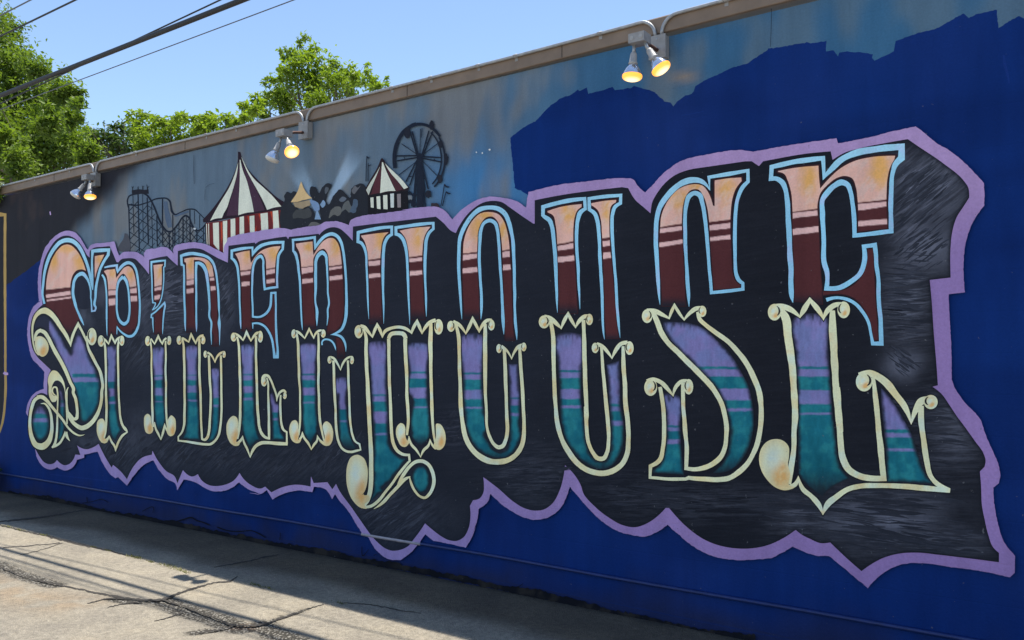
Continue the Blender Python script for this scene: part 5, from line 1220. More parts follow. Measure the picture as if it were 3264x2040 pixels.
blk = ("@A 712,1470* 695,1300 690,1100 705,900 750,720 830,560 930,430 1050,365 1140,365 1220,400 1300,470 1380,590 1440,690 1470,712* 1485,590 1520,565 1680,540 1790,530* 1840,640 1900,785* 1930,790* 1980,740 2060,725 @D 690,335 760,400 850,500 910,582* 912,345* 1050,310 1200,285* 1290,370 1370,442* 1375,205* 1500,175 1640,160 1750,175 1850,225 2000,310 2177,392* 2187,120* @G 350,300 590,270* 605,292* 650,260 850,210 1100,175* 1130,217* 1145,180* 1350,160 1620,130* 1630,150* 1680,95 1760,45 1860,25 1950,45 2060,130 2165,242* 2170,15* "
 "@J 500,275 800,240 1190,195* 1280,270 1380,370 1430,392* 1470,310 1550,190 1640,100 1750,30 1880,5 1980,20 2080,85 2200,170 2360,278* @M 210,467* 210,240* 500,185 750,150 1050,115* 1110,125* 1180,240 1260,310 1325,367* 1345,250 1390,170 1470,70 1560,0 @0 2200,543 2240,536* 2380,516* @O 60,290* 130,337* 170,290* 250,275 600,215 820,195* 838,277* 950,210 1100,165 1350,115 1560,78* 1650,140 1900,310 2100,480 2140,540 2151,640* 2100,720 2030,830 1990,960 1970,1150 1970,1330 1972,1408* "
 "@P 1772,100* 1790,300 1810,600 1835,900 1850,1112* 1798,1126* 1880,1190 1960,1300 2040,1420 @Q 1900,480 2000,620 2070,720 2090,790 2080,840* 2040,880* 2050,1000 2060,1190 @S 2045,330 2080,480 2130,610 2185,663* 2185,752* 1900,715 1600,680 1400,660 1200,675 1080,710 950,780 870,837* 780,760 570,563* 480,570 380,530 300,490 240,443* 150,505 0,580 @c 2250,530 2100,420 1910,216* 1820,310 1720,380 1600,420 1480,400 1350,330 1200,210 1100,90 @L 2350,570 2260,430 2195,368* 2180,480 2140,620 2070,740 1990,795 1900,805 1800,780 1700,720 1550,590 1408,483* 1415,560 1410,630 1370,690 1310,705* 1280,760* 1285,860 1265,980 1220,1060 1160,1095 1080,1090 1000,1050 920,990 848,928* 800,1000 740,1080 680,1150 600,1185 520,1190 450,1160 390,1110 310,1020* 240,920 150,790 0,570 "
 "@d 2210,608* 2180,652* 2140,595* 2030,602* 2008,548* 2005,630* 1880,615 1780,635 1690,677* 1640,630* 1610,645 1530,620 1460,560 1435,521* 1390,580 1300,620 1180,615 1130,580 1100,530* 1050,550 1010,530 980,498* 935,604* 910,545 850,510 790,440 735,343* 730,375* 650,400 590,460 530,572* 480,510 @C 1440,1215* 1420,1260* 1310,1080 1210,878* 1120,935 1010,965 930,945 863,903* 917,1057* 835,1050* 790,1150 730,1205 660,1222 600,1195 540,1138* 490,1190 410,1205 330,1170 260,1080 205,985* @T 385,1120 365,950 370,800 400,690 450,610 520,575 590,602* 590,500 600,380 632,302* 616,284* @B 330,1000 220,890 150,770 115,600 110,430 140,280 200,170 270,90")
pl = densify(parse(blk), True, 5)[:, :2]
v, f, pl = poly_mesh(pl, 11)
LAYER[0] += 0.0002
# dry-brushed grey: x, y, rx, ry, amount, channel
G = [(2960, 590, 120, 110, .75, 2), (2900, 560, 70, 90, .3, 0), (2960, 780, 100, 80, .8, 0), (2900, 700, 60, 90, .6, 2), (2900, 960, 70, 150, .75, 1), (2830, 1000, 20, 140, .3, 0), (2880, 1155, 60, 50, .8, 0), (3030, 1360, 110, 150, .55, 1), (2800, 1650, 190, 90, .55, 0), (2800, 1650, 220, 110, .5, 1), (2980, 1730, 190, 60, .45, 1), (2560, 1650, 110, 70, .5, 1), (2540, 1640, 70, 50, .25, 0), (2240, 1600, 260, 60, .35, 1), (1720, 1520, 150, 90, .35, 1), (1260, 1640, 120, 80, .45, 2), (1400, 1660, 90, 80, .15, 0),
     (2010, 1580, 120, 70, .3, 1), (740, 1440, 110, 60, .4, 2), (560, 1430, 90, 60, .35, 2), (380, 1440, 70, 70, .4, 2), (900, 1480, 110, 50, .3, 2), (1080, 1440, 60, 70, .4, 2), (1030, 1460, 60, 60, .25, 2), (480, 900, 26, 110, .9, 2), (470, 960, 30, 130, .35, 0), (565, 900, 36, 80, .8, 0), (565, 1000, 36, 70, .9, 1), (445, 1110, 50, 60, .4, 2), (715, 900, 36, 80, .7, 2), (720, 980, 30, 90, .35, 0), (440, 1380, 60, 60, .3, 0), (330, 1300, 40, 60, .2, 0), (290, 1420, 60, 40, .3, 0), (1450, 1370, 50, 60, .35, 1), (340, 940, 40, 60, .35, 0), (270, 1000, 30, 60, .4, 0)]
G += [(2950, 600, 110, 100, .55, 0), (2880, 950, 70, 150, .45, 0), (3040, 1350, 90, 140, .25, 0), (2820, 1640, 200, 90, .45, 0), (2990, 1720, 150, 50, .3, 0), (568, 940, 34, 110, .4, 0), (480, 900, 24, 120, .3, 0)]
mixm = np.zeros((len(v), 3))
for gx_, gy_, rx, ry, k, ch in G:
    mixm[:, ch] = np.maximum(mixm[:, ch], k * np.exp(-((v[:, 0] - gx_) / rx) ** 2 - ((v[:, 1] - gy_) / ry) ** 2))
mixm[:, 1] = np.maximum(mixm[:, 1], 0.025)
ed = sstep(0, 12, edge_dist(v, pl))
mixm *= ed[:, None] * 0.7; mixm[:, 0] *= 1.25
cbk = mixa(np.tile(lin((30, 35, 46)), (len(v), 1)), np.tile(lin((22, 25, 33)), (len(v), 1)), sstep(600, 2600, v[:, 0]))
put('painted_letter_block', v, f, alb(cbk), bld, HATCH, extra=mixm, label='black letter block brushed with grey strokes')
LAYER[0] += 0.0002
# the dry-brush strokes themselves: x, y, rx, ry, slope in degrees, number, length, lightness
HS = [(2960, 590, 120, 110, -38, 170, 90, 1.0), (2880, 660, 50, 120, -42, 70, 70, .8), (2960, 780, 100, 70, -35, 80, 60, .9), (2890, 960, 70, 150, 3, 130, 90, .9), (2875, 1155, 50, 40, 38, 40, 50, 1.0), (3030, 1340, 110, 160, 5, 110, 110, .75), (2800, 1600, 190, 60, 4, 70, 120, .6), (2780, 1690, 220, 60, 8, 70, 130, .6), (2980, 1720, 190, 60, 6, 70, 130, .6), (2560, 1640, 100, 70, 4, 50, 90, .65),
      (2240, 1600, 260, 60, 3, 70, 110, .5), (2010, 1580, 120, 70, 4, 45, 100, .5), (1720, 1520, 150, 90, -6, 80, 110, .55), (1270, 1640, 110, 80, -28, 110, 80, .65), (740, 1430, 120, 60, -28, 110, 55, .6), (560, 1430, 90, 60, -40, 80, 45, .5), (375, 1440, 60, 60, -58, 60, 45, .65), (900, 1480, 110, 40, -35, 60, 45, .5), (1075, 1440, 60, 70, -58, 60, 50, .6), (1010, 1450, 50, 60, -50, 40, 45, .5),
      (478, 890, 24, 110, -38, 90, 30, .9), (568, 880, 34, 70, -30, 90, 40, .9), (565, 1010, 34, 70, -8, 80, 46, 1.0), (445, 1110, 50, 60, -60, 50, 40, .6), (712, 890, 34, 80, -50, 80, 40, .8), (725, 980, 26, 60, -60, 30, 40, .5), (1450, 1360, 60, 60, -45, 30, 40, .5), (300, 1430, 70, 30, -20, 25, 40, .4)]
hv = []; hf = []; hc = []; cand = []
for cx_, cy_, rx, ry, ang, cnt, ln_, lt in HS:
    for _ in range(int(cnt * (0.8 if cx_ > 2700 or cy_ < 1250 else 0.5))):
        u_ = rng.normal(0, 0.5, 2); q0 = np.array((cx_ + u_[0] * rx, cy_ + u_[1] * ry))
        a_ = math.radians(ang + rng.normal(0, 2.2)); l_ = ln_ * (0.4 + 0.8 * rng.random())
        cand.append((q0, a_, l_, 2.5 + 8.0 * rng.random() ** 2, lt, rng.normal(0, 0.025)))
mids = np.array([[c_[0] + np.array((math.cos(c_[1]), math.sin(c_[1]))) * c_[2] * t_ for t_ in (-0.5, 0, 0.5)] for c_ in cand]).reshape(-1, 2)
okm = (inside(mids, pl) & (edge_dist(mids, pl) > 5)).reshape(-1, 3).all(1)
for ok_, (q0, a_, l_, wd_, lt, bw) in zip(okm, cand):
    if not ok_: continue
    n0 = len(hv); nn = np.array((-math.sin(a_), math.cos(a_))); dr = np.array((math.cos(a_), math.sin(a_)))
    off_ = LAYER[0] + 0.0002 * rng.random()
    for t_ in np.linspace(-0.5, 0.5, 5):
        q_ = q0 + dr * l_ * t_ + nn * bw * l_ * t_ * t_ * 4; w2 = wd_ * (1 - (2 * abs(t_)) ** 3 * 0.8)
        hv.append((*(q_ + nn * w2 / 2), off_)); hv.append((*(q_ - nn * w2 / 2), off_))
    for k_ in range(4): hf.append((n0 + 2 * k_, n0 + 2 * k_ + 1, n0 + 2 * k_ + 3, n0 + 2 * k_ + 2))
    g_ = lt * (0.14 + 0.26 * rng.random()) if rng.random() < 0.9 else 0.08
    hc += [alb(lin((26 + 62 * g_, 30 + 64 * g_, 39 + 74 * g_)))] * 10
hv = np.array(hv); P3 = wall_pts(hv[:, :2]); P3[:, 1] -= hv[:, 2]
hf = [t if (P3[t[1]][0] - P3[t[0]][0]) * (P3[t[2]][2] - P3[t[0]][2]) - (P3[t[2]][0] - P3[t[0]][0]) * (P3[t[1]][2] - P3[t[0]][2]) > 0 else t[::-1] for t in hf]
o = mesh_obj('painted_brush_strokes', P3, hf, PAINT, bld, cols=np.array(hc)); o["kind"] = "stuff"
LAYER[0] += 0.0003
for L in LETTERS:
    base_layer = LAYER[0]
    paint_letter(L, bld)
    # the letters stand side by side, so each starts again from the same coat
    if L is not LETTERS[-1]: LAYER[0] = base_layer + 0.00003

LAYER[0] = 0.0085
# flaked paint, chips, scuffs
flat('flaked_patch', "@E 1155,775* 1180,800 1200,850 1230,870* 1222,960 1240,1010 1222,1060 1240,1110 1200,1120 1170,1110 1150,1050 1145,950 1160,880", (92, 70, 66), bld, label='bare brown patch where paint has flaked off the first E', jit=3)
flat('flaked_patch', "@E 1355,790* 1390,800 1388,900 1375,960 1395,1080 1372,1120 1362,1000", (90, 66, 64), bld, jit=3)
for s, c in (("@F 240,1050* 270,1015 295,1030 265,1060 300,1080 290,1130 245,1130 235,1080", (138, 140, 146)), ("@F 270,1400* 360,1395 385,1420 350,1470 330,1430", (164, 158, 128)), ("@C 1430,1225* 1480,1260 1540,1330 1500,1310 1470,1330 1450,1290", (150, 136, 182)), ("@C 1400,1370* 1470,1345 1520,1380 1510,1410 1470,1420", (146, 132, 178)), ("@B 1168,715 1182,720 1180,750 1196,765 1172,768", (176, 178, 180)),
             ("@F 498,1090 510,1085 512,1105 500,1108", (150, 150, 156)), ("@R 745,160 756,165 754,182 746,180", (190, 190, 186)), ("@W 2245,990 2260,975 2275,990 2262,1003", (150, 160, 170)), ("@f 2205,1415 2216,1408 2226,1416 2216,1427", (196, 200, 204)), ("@f 2140,1445 2150,1440 2155,1452 2145,1458", (160, 170, 180)), ("@f 2085,1438 2095,1435 2098,1446 2088,1448", (160, 170, 180)), ("@Q 1952,790 1962,795 1966,806 1956,802", (150, 150, 156)), ("@L 1235,1120 1245,1112 1256,1120 1248,1133 1238,1130", (20, 20, 26)), ("@O 625,115* 645,150 652,190 636,180 628,150", (44, 52, 100)), ("@Y 1650,1050 1690,1060 1680,1085 1655,1080", (150, 160, 170)), ("@V 300,1350 330,1345 340,1370 315,1375", (150, 160, 170))):
    flat('paint_chip', s, c, bld, step=3)
# hairline joints of the blockwork showing through
strokes_each('wall_joint', ["@0 2384,755,1.5 2380,990,1.5 2383,1260,1.5 2393,1600,1.5", "@U 1320,180,5 1316,400,6 1325,640,5", "@U 1500,720,4 1495,900,4", "@M 1030,110,4 1024,200,3", "@h 40,90,5 38,250,5 30,450,4", "@N 1145,30,4 1150,160,4", "@V 500,700,4 560,655,4 640,630,4", "@D 1850,90,5 1862,220,6 1852,300,4"], (30, 36, 48), bld, jit=0)

# ---- ledge pipe and broken foot of the wall
ledge = [(24, 1515), (400, 1577), (807, 1639), (1160, 1698), (1500, 1753), (2300, 1900), (3078, 2036)]
LP = wall_pts(ledge)
lx = np.linspace(XL + 0.05, XR - 0.05, 90)
lz = np.interp(lx, LP[:, 0], LP[:, 2] * 0.4 + 0.6 * 0.225) + 0.002 * np.sin(lx * 3)
M_LEDGE = mat_simple("ledge_blue_paint", tuple(paint((8, 27, 74))), 0.5, 0, 0.2, 12, 0.2)
M_LEDGE2 = mat_simple("ledge_worn_grey", tuple(paint((112, 112, 124))), 0.5, 0, 0.2, 12, 0.2)
xa, xb = wall_pts([(1158, 1700)])[0][0], wall_pts([(1345, 1725)])[0][0]
pts = [(x, -0.012, z) for x, z in zip(lx, lz)]
lo = MB().tube(pts, 0.012, 8).build('ledge', M_LEDGE, bld, True)
MB().tube([(x, -0.0125, float(np.interp(x, lx, lz))) for x in np.linspace(xa, xb, 8)], 0.0128, 8).build('ledge_worn_length', M_LEDGE2, lo, True)
base_pts = [(48, 1573), (300, 1622), (556, 1670), (960, 1746), (1428, 1831), (1900, 1934), (2300, 2026)]
def along(x):
    return float(np.interp(x, [p[0] for p in base_pts], [p[1] for p in base_pts]))
sp = []
for x in np.arange(30, 2420, 34):
    hgt = 3 + 13 * vnoise([x], [0], 90, 91)[0] ** 2 + 4 * random.random()
    sp.append((x, along(x) - hgt, hgt))
edge = [(x, y, 6, False) for x, y, h in sp] + [(x, along(x) + 12, 6, False) for x, y, h in sp[::-1]]
pl = densify(edge, True, 5)[:, :2]; pl[:, 1] += (vnoise(pl[:, 0], pl[:, 1], 8, 4) - 0.5) * 9
v, f, _ = poly_mesh(pl, 12)
cc = mixa(np.tile(lin((17, 19, 26)), (len(v), 1)), np.tile(lin((36, 35, 36)), (len(v), 1)), sstep(0.45, 0.7, fbm(v[:, 0], v[:, 1], 26, 93)))
put('broken_render', v, f, alb(cc), bld, label='crumbling dark foot of the wall')
strokes_each('wall_crack', ["@d 920,912,8 980,895,9 1045,880,10 1090,905,8 1130,915,8 1190,940,10", "@d 1250,955,8 1340,985,8 1440,990,7 1530,985,7 1570,1000,9 1640,1040,8", "@d 1760,1000,5 1755,1060,6", "@d 205,715,5 208,755,6", "@d 170,765,5 250,750,4 330,735,5 380,760,4", "@d 650,830,5 740,800,5 735,840,4", "@L 238,1150,6 245,1240,8 300,1180,5", "@L 350,1240,6 375,1225,5", "@c 430,1000,5 490,985,6 520,960,4"], (16, 18, 26), bld)

# ------------------------------------------------------------------ flood lamps and their conduit
def mat_lens():
    m, t, b = newmat("lit_lens")
    a = N(t, "ShaderNodeAttribute", attribute_name="Col")
    t.links.new(a.outputs["Color"], b.inputs["Base Color"]); t.links.new(a.outputs["Color"], b.inputs["Emission Color"])
    b.inputs["Emission Strength"].default_value = 0.95; b.inputs["Roughness"].default_value = 0.2
    return m
M_LENS = mat_lens()
M_REFL = mat_simple("silvered_glass", (0.72, 0.75, 0.80), 0.10, 0.85, 0.05, 10, 0)
M_DEAD = mat_simple("unlit_lens", (0.62, 0.60, 0.55), 0.15, 0.0, 0.06, 20, 0)
LAMPS = [(-8.985, 'lamp pair nearest the left end of the coping', (-0.50, -0.36, -0.80), (0.20, -0.06, -1.0), 0.118, 0.035),
         (-5.600, 'middle lamp pair above the tents, one bulb turned to the street', (-0.34, -0.24, -1.0), (0.58, -0.20, -0.72), 0.265, -0.05),
         (-2.335, 'largest lamp pair, above the blue paint at the right', (-0.05, -0.06, -1.0), (0.50, 0.12, -0.86), 0.295, 0.0)]

def flood_lamp(X, label, ax1, ax2, dh, dzh):
    zc = 3.505; zh = zc + dzh; root = thing('flood_lamp', label, 'lamp', (X, 0, zc), 'flood lamps along the coping')
    O = np.array((X, 0, zc))
    jb = MB(O).box((X - 0.052, -0.062, zc - 0.068), (X + 0.052, -0.0095, zc + 0.068)).build('junction_box', M_GREYBOX, root)
    MB(O).box((X - 0.057, -0.069, zc - 0.073), (X + 0.057, -0.0625, zc + 0.073)).build('cover_plate', M_GREYBOX, jb)
    for dz in (-0.05, 0.05):
        MB(O).lathe([(0.0, 0.0), (0.006, 0.0), (0.006, 0.003), (0.0, 0.004)], (X, -0.069, zc + dz), (0, -1, 0), 8).build('screw', M_GALV, jb)
    MB(O).tube([(X, -0.066, zc - 0.02), (X, -(0.066 + dh) / 2, zc - 0.02 + dzh * 0.4), (X, -dh + 0.03, zh - 0.024)], 0.012, 10).build('arm', M_RUST, root, True)
    hb = MB(O).box((X - 0.052, -dh - 0.045, zh - 0.05), (X + 0.052, -dh + 0.045, zh + 0.006)).build('lamp_box', M_GREYBOX, root)
    for dx in (-0.03, 0.03):
        MB(O).lathe([(0.0, 0.0), (0.013, 0.0), (0.013, 0.003), (0.009, 0.0035), (0.0, 0.0015)], (X + dx, -dh - 0.045, zh - 0.022), (0, -1, 0), 12).build('knockout', M_SOCKET, hb)
    for px, ax, lit in ((-0.036, ax1, X > -4), (0.036, ax2, True)):
        a = np.array(ax, float); a /= np.linalg.norm(a)
        p0 = np.array((X + px, -dh, zh - 0.048)); p1 = p0 + np.array((a[0] * 0.018, a[1] * 0.018, -0.028)); p2 = p1 + a * 0.02
        MB(O).tube([p0, p1, p2], [0.011, 0.010, 0.012], 10).build('swivel', M_GALV, root, True)
        MB(O).lathe([(0.0, 0.0), (0.016, 0.0), (0.020, 0.012), (0.023, 0.058), (0.027, 0.061), (0.027, 0.070), (0.0, 0.070)], p2, a, 18).build('socket', M_SOCKET, root, True)
        q0 = p2 + a * 0.070
        bulb = MB(O).lathe([(0.022, 0.0), (0.024, 0.008), (0.034, 0.018), (0.044, 0.032), (0.052, 0.048), (0.0565, 0.060), (0.058, 0.066)], q0, a, 28).build('bulb', M_REFL, root, True)
        prof = [(0.058, 0.066), (0.0595, 0.074), (0.058, 0.082), (0.052, 0.089), (0.042, 0.094), (0.028, 0.098), (0.012, 0.100), (0.0, 0.1002)]
        m = MB(O).lathe(prof, q0, a, 28)
        rr = np.repeat(np.array([0.059 - max(0.0, 0.082 - p[1]) * 0 if p[1] < 0.08 else p[0] for p in prof]) / 0.059, 28)
        c = mixa(np.tile([1.0, 0.84, 0.48], (len(rr), 1)), np.tile([0.95, 0.36, 0.045], (len(rr), 1)), sstep(0.35, 1.0, rr))
        mesh_obj('lens', m.v, m.f, M_LENS if lit else M_DEAD, bulb, cols=c, smooth=True)
    return root
for L_ in LAMPS: flood_lamp(*L_)

cond = thing('conduit', 'thin galvanised conduit pipe running along the coping between the lamps', 'conduit', (-11.2, -0.046, 3.688))
CO = np.array((-11.2, -0.046, 3.688)); r = 0.0108; yc = -0.0475
def czat(x): return 3.690 + float(np.interp(x, xs, wob))
def bend(Xb, side):
    """quarter bend from the coping run down into a lamp's junction box; side -1 arrives from the left"""
    R_ = 0.105; out = []
    xe = Xb + side * 0.022
    for k in range(9):
        th = k / 8 * math.pi / 2
        out.append((xe + side * R_ * (1 - math.sin(th)), yc, czat(Xb) - R_ * (1 - math.cos(th))))
    return out + [(xe, yc + 0.004, 3.59), (xe, -0.036, 3.575)]
ends = [L_[0] for L_ in LAMPS]
runs = []
for i in range(len(ends) + 1):
    p = []
    if i == 0: p += [(x, yc, czat(x)) for x in np.linspace(-11.22, ends[0] - 0.3, 12)]
    else:
        p += bend(ends[i - 1], 1)[::-1]
        xa_ = ends[i - 1] + 0.2; xb_ = (ends[i] - 0.2) if i < len(ends) else XR - 0.1
        p += [(x, yc, czat(x)) for x in np.linspace(xa_, xb_, 14)]
    if i < len(ends):
        if i == 0: pass
        p += bend(ends[i], -1)
    runs.append(p)
for p in runs:
    MB(CO).tube(p, r, 10).build('pipe', M_GALV, cond, True)
for x in (-10.35, -9.55, -8.2, -7.0, -6.55, -4.6, -4.2, -3.75, -3.42, -2.75, -1.9, -1.75, -0.9):
    z = czat(x)
    MB(CO).tube([(x - 0.016, yc, z), (x + 0.016, yc, z)], r + 0.0025, 10).build('coupling' if int(x * 100) % 3 else 'strap', M_GREYBOX, cond, True)
    MB(CO).box((x - 0.012, -0.0375, z - 0.034), (x + 0.012, -0.0345, z - 0.008)).build('strap_foot', M_GREYBOX, cond)

# ------------------------------------------------------------------ overhead cables, all running parallel to the wall
SY = -SUN_DIR.y / -SUN_DIR.z
SYv = SUN_DIR.y / SUN_DIR.z            # horizontal shift per metre of height
def cable(px, py, ysh=None, Y=None, rad=0.01, label='', mat=None, sag=0.25, tilt=0.0, bundle=None):
    d = rays([px], [py])[0]; m = d[2] / d[1]
    if Y is None:      # also has to drop its shadow at ysh on the pavement:  Y - s z = ysh
        s = SYv; Y = (ysh + s * (CAM[2] - m * CAM[1])) / (1 - s * m)
    z = CAM[2] + (Y - CAM[1]) * m
    X0 = CAM[0] + d[0] * ((Y - CAM[1]) / d[1])
    xs_ = np.linspace(-70, 45, 60)
    o = MB((X0, Y, z)).tube([(x, Y + tilt * (x - X0), z + sag * ((x - X0) / 40) ** 2 * 0.5) for x in xs_], rad, 8)
    ob = o.build('overhead_cable', mat or M_WIRE, None, True)
    ob.location = (X0, Y, z)
    tag(ob, label, 'cable', 'overhead cables beside the wall')
    return ob, (X0, Y, z)
M_MESSENGER = M_WIRE2
cable(0, 305, ysh=-1.42, rad=0.025, label='thick black cable bundle crossing the sky above the coping')
cable(0, 116, ysh=-1.56, rad=0.010, label='black cable high above the thick bundle, crossing the large tree top')
cable(0, 50, ysh=-1.62, rad=0.008, label='grey cable in the extreme upper left corner', mat=M_WIRE2)
cable(160, 290, ysh=-1.54, rad=0.0045, label='very thin wire below the thick bundle, ending its crossing at the sky top', mat=M_WIRE2)
pA = at_depth(40, 312, -0.36); pB = at_depth(706, -2, -0.12)
dd_ = (pB - pA); p_ = [pA + dd_ * t for t in np.linspace(-6, 9, 40)]
ob = MB(pA).tube(p_, 0.0075, 8).build('overhead_cable', M_WIRE, None, True); ob.location = pA
tag(ob, 'slim black cable that crosses over the thick bundle at an angle', 'cable', 'overhead cables beside the wall')

# ------------------------------------------------------------------ plants
def mat_leaf(name, dark, light, trans=0.4):
    m, t, b = newmat(name)
    a = N(t, "ShaderNodeAttribute", attribute_name="Col")
    geo = N(t, "ShaderNodeNewGeometry")
    nz = noise(t, geo.outputs["Position"], 3.0, 3)
    sep = N(t, "ShaderNodeSeparateColor"); t.links.new(a.outputs["Color"], sep.inputs[0])
    f = math_(t, 'ADD', math_(t, 'MULTIPLY', sep.outputs[0], 0.75), math_(t, 'MULTIPLY', nz, 0.3))
    c = ramp(t, f, [(0.1, dark), (0.9, light)])
    t.links.new(c, b.inputs["Base Color"])
    b.inputs["Roughness"].default_value = 0.5; b.inputs["Specular IOR Level"].default_value = 0.35
    tr = N(t, "ShaderNodeBsdfTranslucent")
    c2 = mixc(t, 'MULTIPLY', 1.0, c, (1.2, 1.25, 0.45))
    t.links.new(c2, tr.inputs["Color"])
    mx = N(t, "ShaderNodeMixShader"); mx.inputs[0].default_value = trans
    out = t.nodes["Material Output"]
    t.links.new(b.outputs[0], mx.inputs[1]); t.links.new(tr.outputs[0], mx.inputs[2]); t.links.new(mx.outputs[0], out.inputs[0])
    return m
M_LEAF_A = mat_leaf("leaf_mid_green", (0.026, 0.060, 0.012), (0.215, 0.305, 0.040), 0.46)
M_LEAF_B = mat_leaf("leaf_bright_green", (0.062, 0.12, 0.014), (0.29, 0.39, 0.042), 0.5)
M_LEAF_C = mat_leaf("leaf_dark_green", (0.022, 0.050, 0.013), (0.10, 0.165, 0.03), 0.38)
M_BARK = mat_simple("bark", (0.085, 0.068, 0.052), 0.9, 0, 0.35, 9, 0.5)

def leaves(points, size, tone, squash=1.0):
    """rhombic, slightly folded leaves at the points; returns verts, faces, colours"""
    n = len(points); L = size * (0.65 + 0.7 * rng.random(n)); Wd = L * (0.42 + 0.12 * rng.random(n))
    nrm = rng.normal(0, 1, (n, 3)); nrm[:, 2] = np.abs(nrm[:, 2]) + 0.5
    nrm /= np.linalg.norm(nrm, axis=1)[:, None]
    d = rng.normal(0, 1, (n, 3)); d[:, 2] -= 0.35
    d -= nrm * (d * nrm).sum(1)[:, None]; d /= np.linalg.norm(d, axis=1)[:, None]
    s = np.cross(nrm, d)
    a = points; tip = points + d * L[:, None] - nrm * (L * 0.12)[:, None]
    mid = points + d * (L * 0.45)[:, None]
    v = np.stack([a, mid + s * (Wd / 2)[:, None] + nrm * (L * .06)[:, None], tip, mid - s * (Wd / 2)[:, None] + nrm * (L * .06)[:, None]], 1).reshape(-1, 3)
    i = np.arange(n) * 4
    f = np.concatenate([np.stack([i, i + 1, i + 2], 1), np.stack([i, i + 2, i + 3], 1)])
    c = np.repeat(np.clip(tone, 0, 1), 4)
    return v, f, np.stack([c, c, c], 1)

def clump_points(clumps, dens, Y0, yspread, lump=0.35):
    pts = []; tones = []; centres = []
    for (px, py, rp, *rest) in clumps:
        Y = Y0 + (rest[0] if rest else (rng.random() - 0.5) * yspread)
        c = at_depth(px, py, Y); dist = (c - CAM) @ FWD; R_ = rp * dist / FPX
        centres.append((c, R_))
        n = int(dens * rp * rp)
        nt_ = max(3, int(rp * 0.20))                       # twigs: leaves bunch round them
        tw = rng.normal(0, 1, (nt_, 3)); tw /= np.linalg.norm(tw, axis=1)[:, None]
        tw = tw * (rng.random(nt_) ** 0.45)[:, None] * R_ * 0.88
        k = rng.integers(0, nt_, n)
        p = tw[k] + rng.normal(0, 1, (n, 3)) * R_ * lump * (0.4 + 0.8 * rng.random((nt_, 1))[k])
        ttone = rng.random(nt_)
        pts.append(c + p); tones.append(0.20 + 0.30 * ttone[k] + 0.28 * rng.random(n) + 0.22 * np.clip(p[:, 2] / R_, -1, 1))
    return np.vstack(pts), np.concatenate(tones), centres

def tree(name, label, cat, clumps, dens, Y0, yspread, size, mat, foot, trunk_r, group=None, lump=0.35, limbs=14, fork=0.45):
    root = thing(name, label, cat, foot, group); O = np.array(foot, float)
    P, tn, cen = clump_points(clumps, dens, Y0, yspread, lump)
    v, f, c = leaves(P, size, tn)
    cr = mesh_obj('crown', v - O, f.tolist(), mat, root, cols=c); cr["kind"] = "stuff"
    top = np.mean([c_ for c_, _ in cen], 0); zf = fork * top[2]
    t = MB(O); tp_ = [O, O + (0.05, 0.1, zf * 0.5), O + ((top[0] - O[0]) * .25, (top[1] - O[1]) * .25, zf)]
    t.tube(tp_, [trunk_r * 1.2, trunk_r, trunk_r * 0.8], 10)
    order = sorted(cen, key=lambda q: -q[1])[:limbs]
    for c_, R_ in order:
        s_ = tp_[-1]; m1 = s_ + (c_ - s_) * 0.45 + rng.normal(0, 0.18, 3) + np.array((0, 0, 0.25)); e_ = c_ + np.array((0, 0, R_ * 0.3))
        t.tube([s_, m1, s_ + (c_ - s_) * 0.8 + rng.normal(0, 0.1, 3), e_], [trunk_r * 0.55, trunk_r * 0.34, trunk_r * 0.18, trunk_r * 0.06], 7)
        for _ in range(3):
            q_ = c_ + rng.normal(0, 0.6, 3) * R_
            t.tube([s_ + (c_ - s_) * 0.8, (s_ + (c_ - s_) * 0.8 + q_) / 2 + rng.normal(0, 0.05, 3), q_], [trunk_r * 0.14, trunk_r * 0.09, trunk_r * 0.03], 5)
    t.build('trunk', M_BARK, root, True)
    return root

tree('shade_tree', 'tall dense green tree filling the upper left corner', 'tree',
     [(20, 85, 55), (-60, 60, 90), (55, 165, 65), (40, 250, 105), (105, 212, 48), (138, 222, 24), (0, 350, 130), (110, 330, 105), (195, 300, 55), (228, 292, 40), (248, 335, 30), (90, 450, 125), (190, 430, 90), (240, 385, 36), (222, 480, 78), (275, 500, 50), (40, 560, 120), (180, 560, 110), (280, 560, 50), (-90, 300, 150), (-110, 500, 160), (10, 460, 70, -2.0), (60, 520, 60, -2.0), (150, 380, 50, -2.0)],
     0.26, 6.5, 2.5, 0.135, M_LEAF_A, (-26.0, 7.2, 0), 0.28, lump=0.30)
tree('young_tree', 'bright sunlit tree rising alone above the middle of the coping', 'tree',
     [(968, 135, 24), (990, 172, 32), (925, 172, 34), (900, 165, 14), (1010, 212, 50), (940, 225, 52), (1060, 222, 36), (1078, 258, 48), (896, 212, 16), (985, 275, 70), (1120, 245, 36), (1171, 208, 9), (1172, 235, 14), (1148, 250, 30), (1226, 250, 11), (1228, 272, 10), (1185, 265, 30), (1110, 288, 52), (1200, 285, 22), (880, 300, 48), (858, 330, 38), (862, 262, 26), (930, 330, 62), (1020, 330, 56), (845, 365, 30), (905, 250, 30)],
     0.24, 8.3, 1.8, 0.10, M_LEAF_B, (-16.4, 9.4, 0), 0.10, lump=0.28, limbs=13, fork=0.62)
tree('tall_shrub', 'dark leafy shrub mass between the tall tree and the bright vines', 'shrub',
     [(330, 425, 48), (385, 450, 55), (300, 470, 50), (425, 425, 40), (350, 500, 55), (290, 430, 28), (440, 470, 50), (380, 410, 26)], 0.24, 7.6, 1.2, 0.115, M_LEAF_C, (-20.8, 8.2, 0), 0.10, 'shrubs behind the coping', lump=0.3)
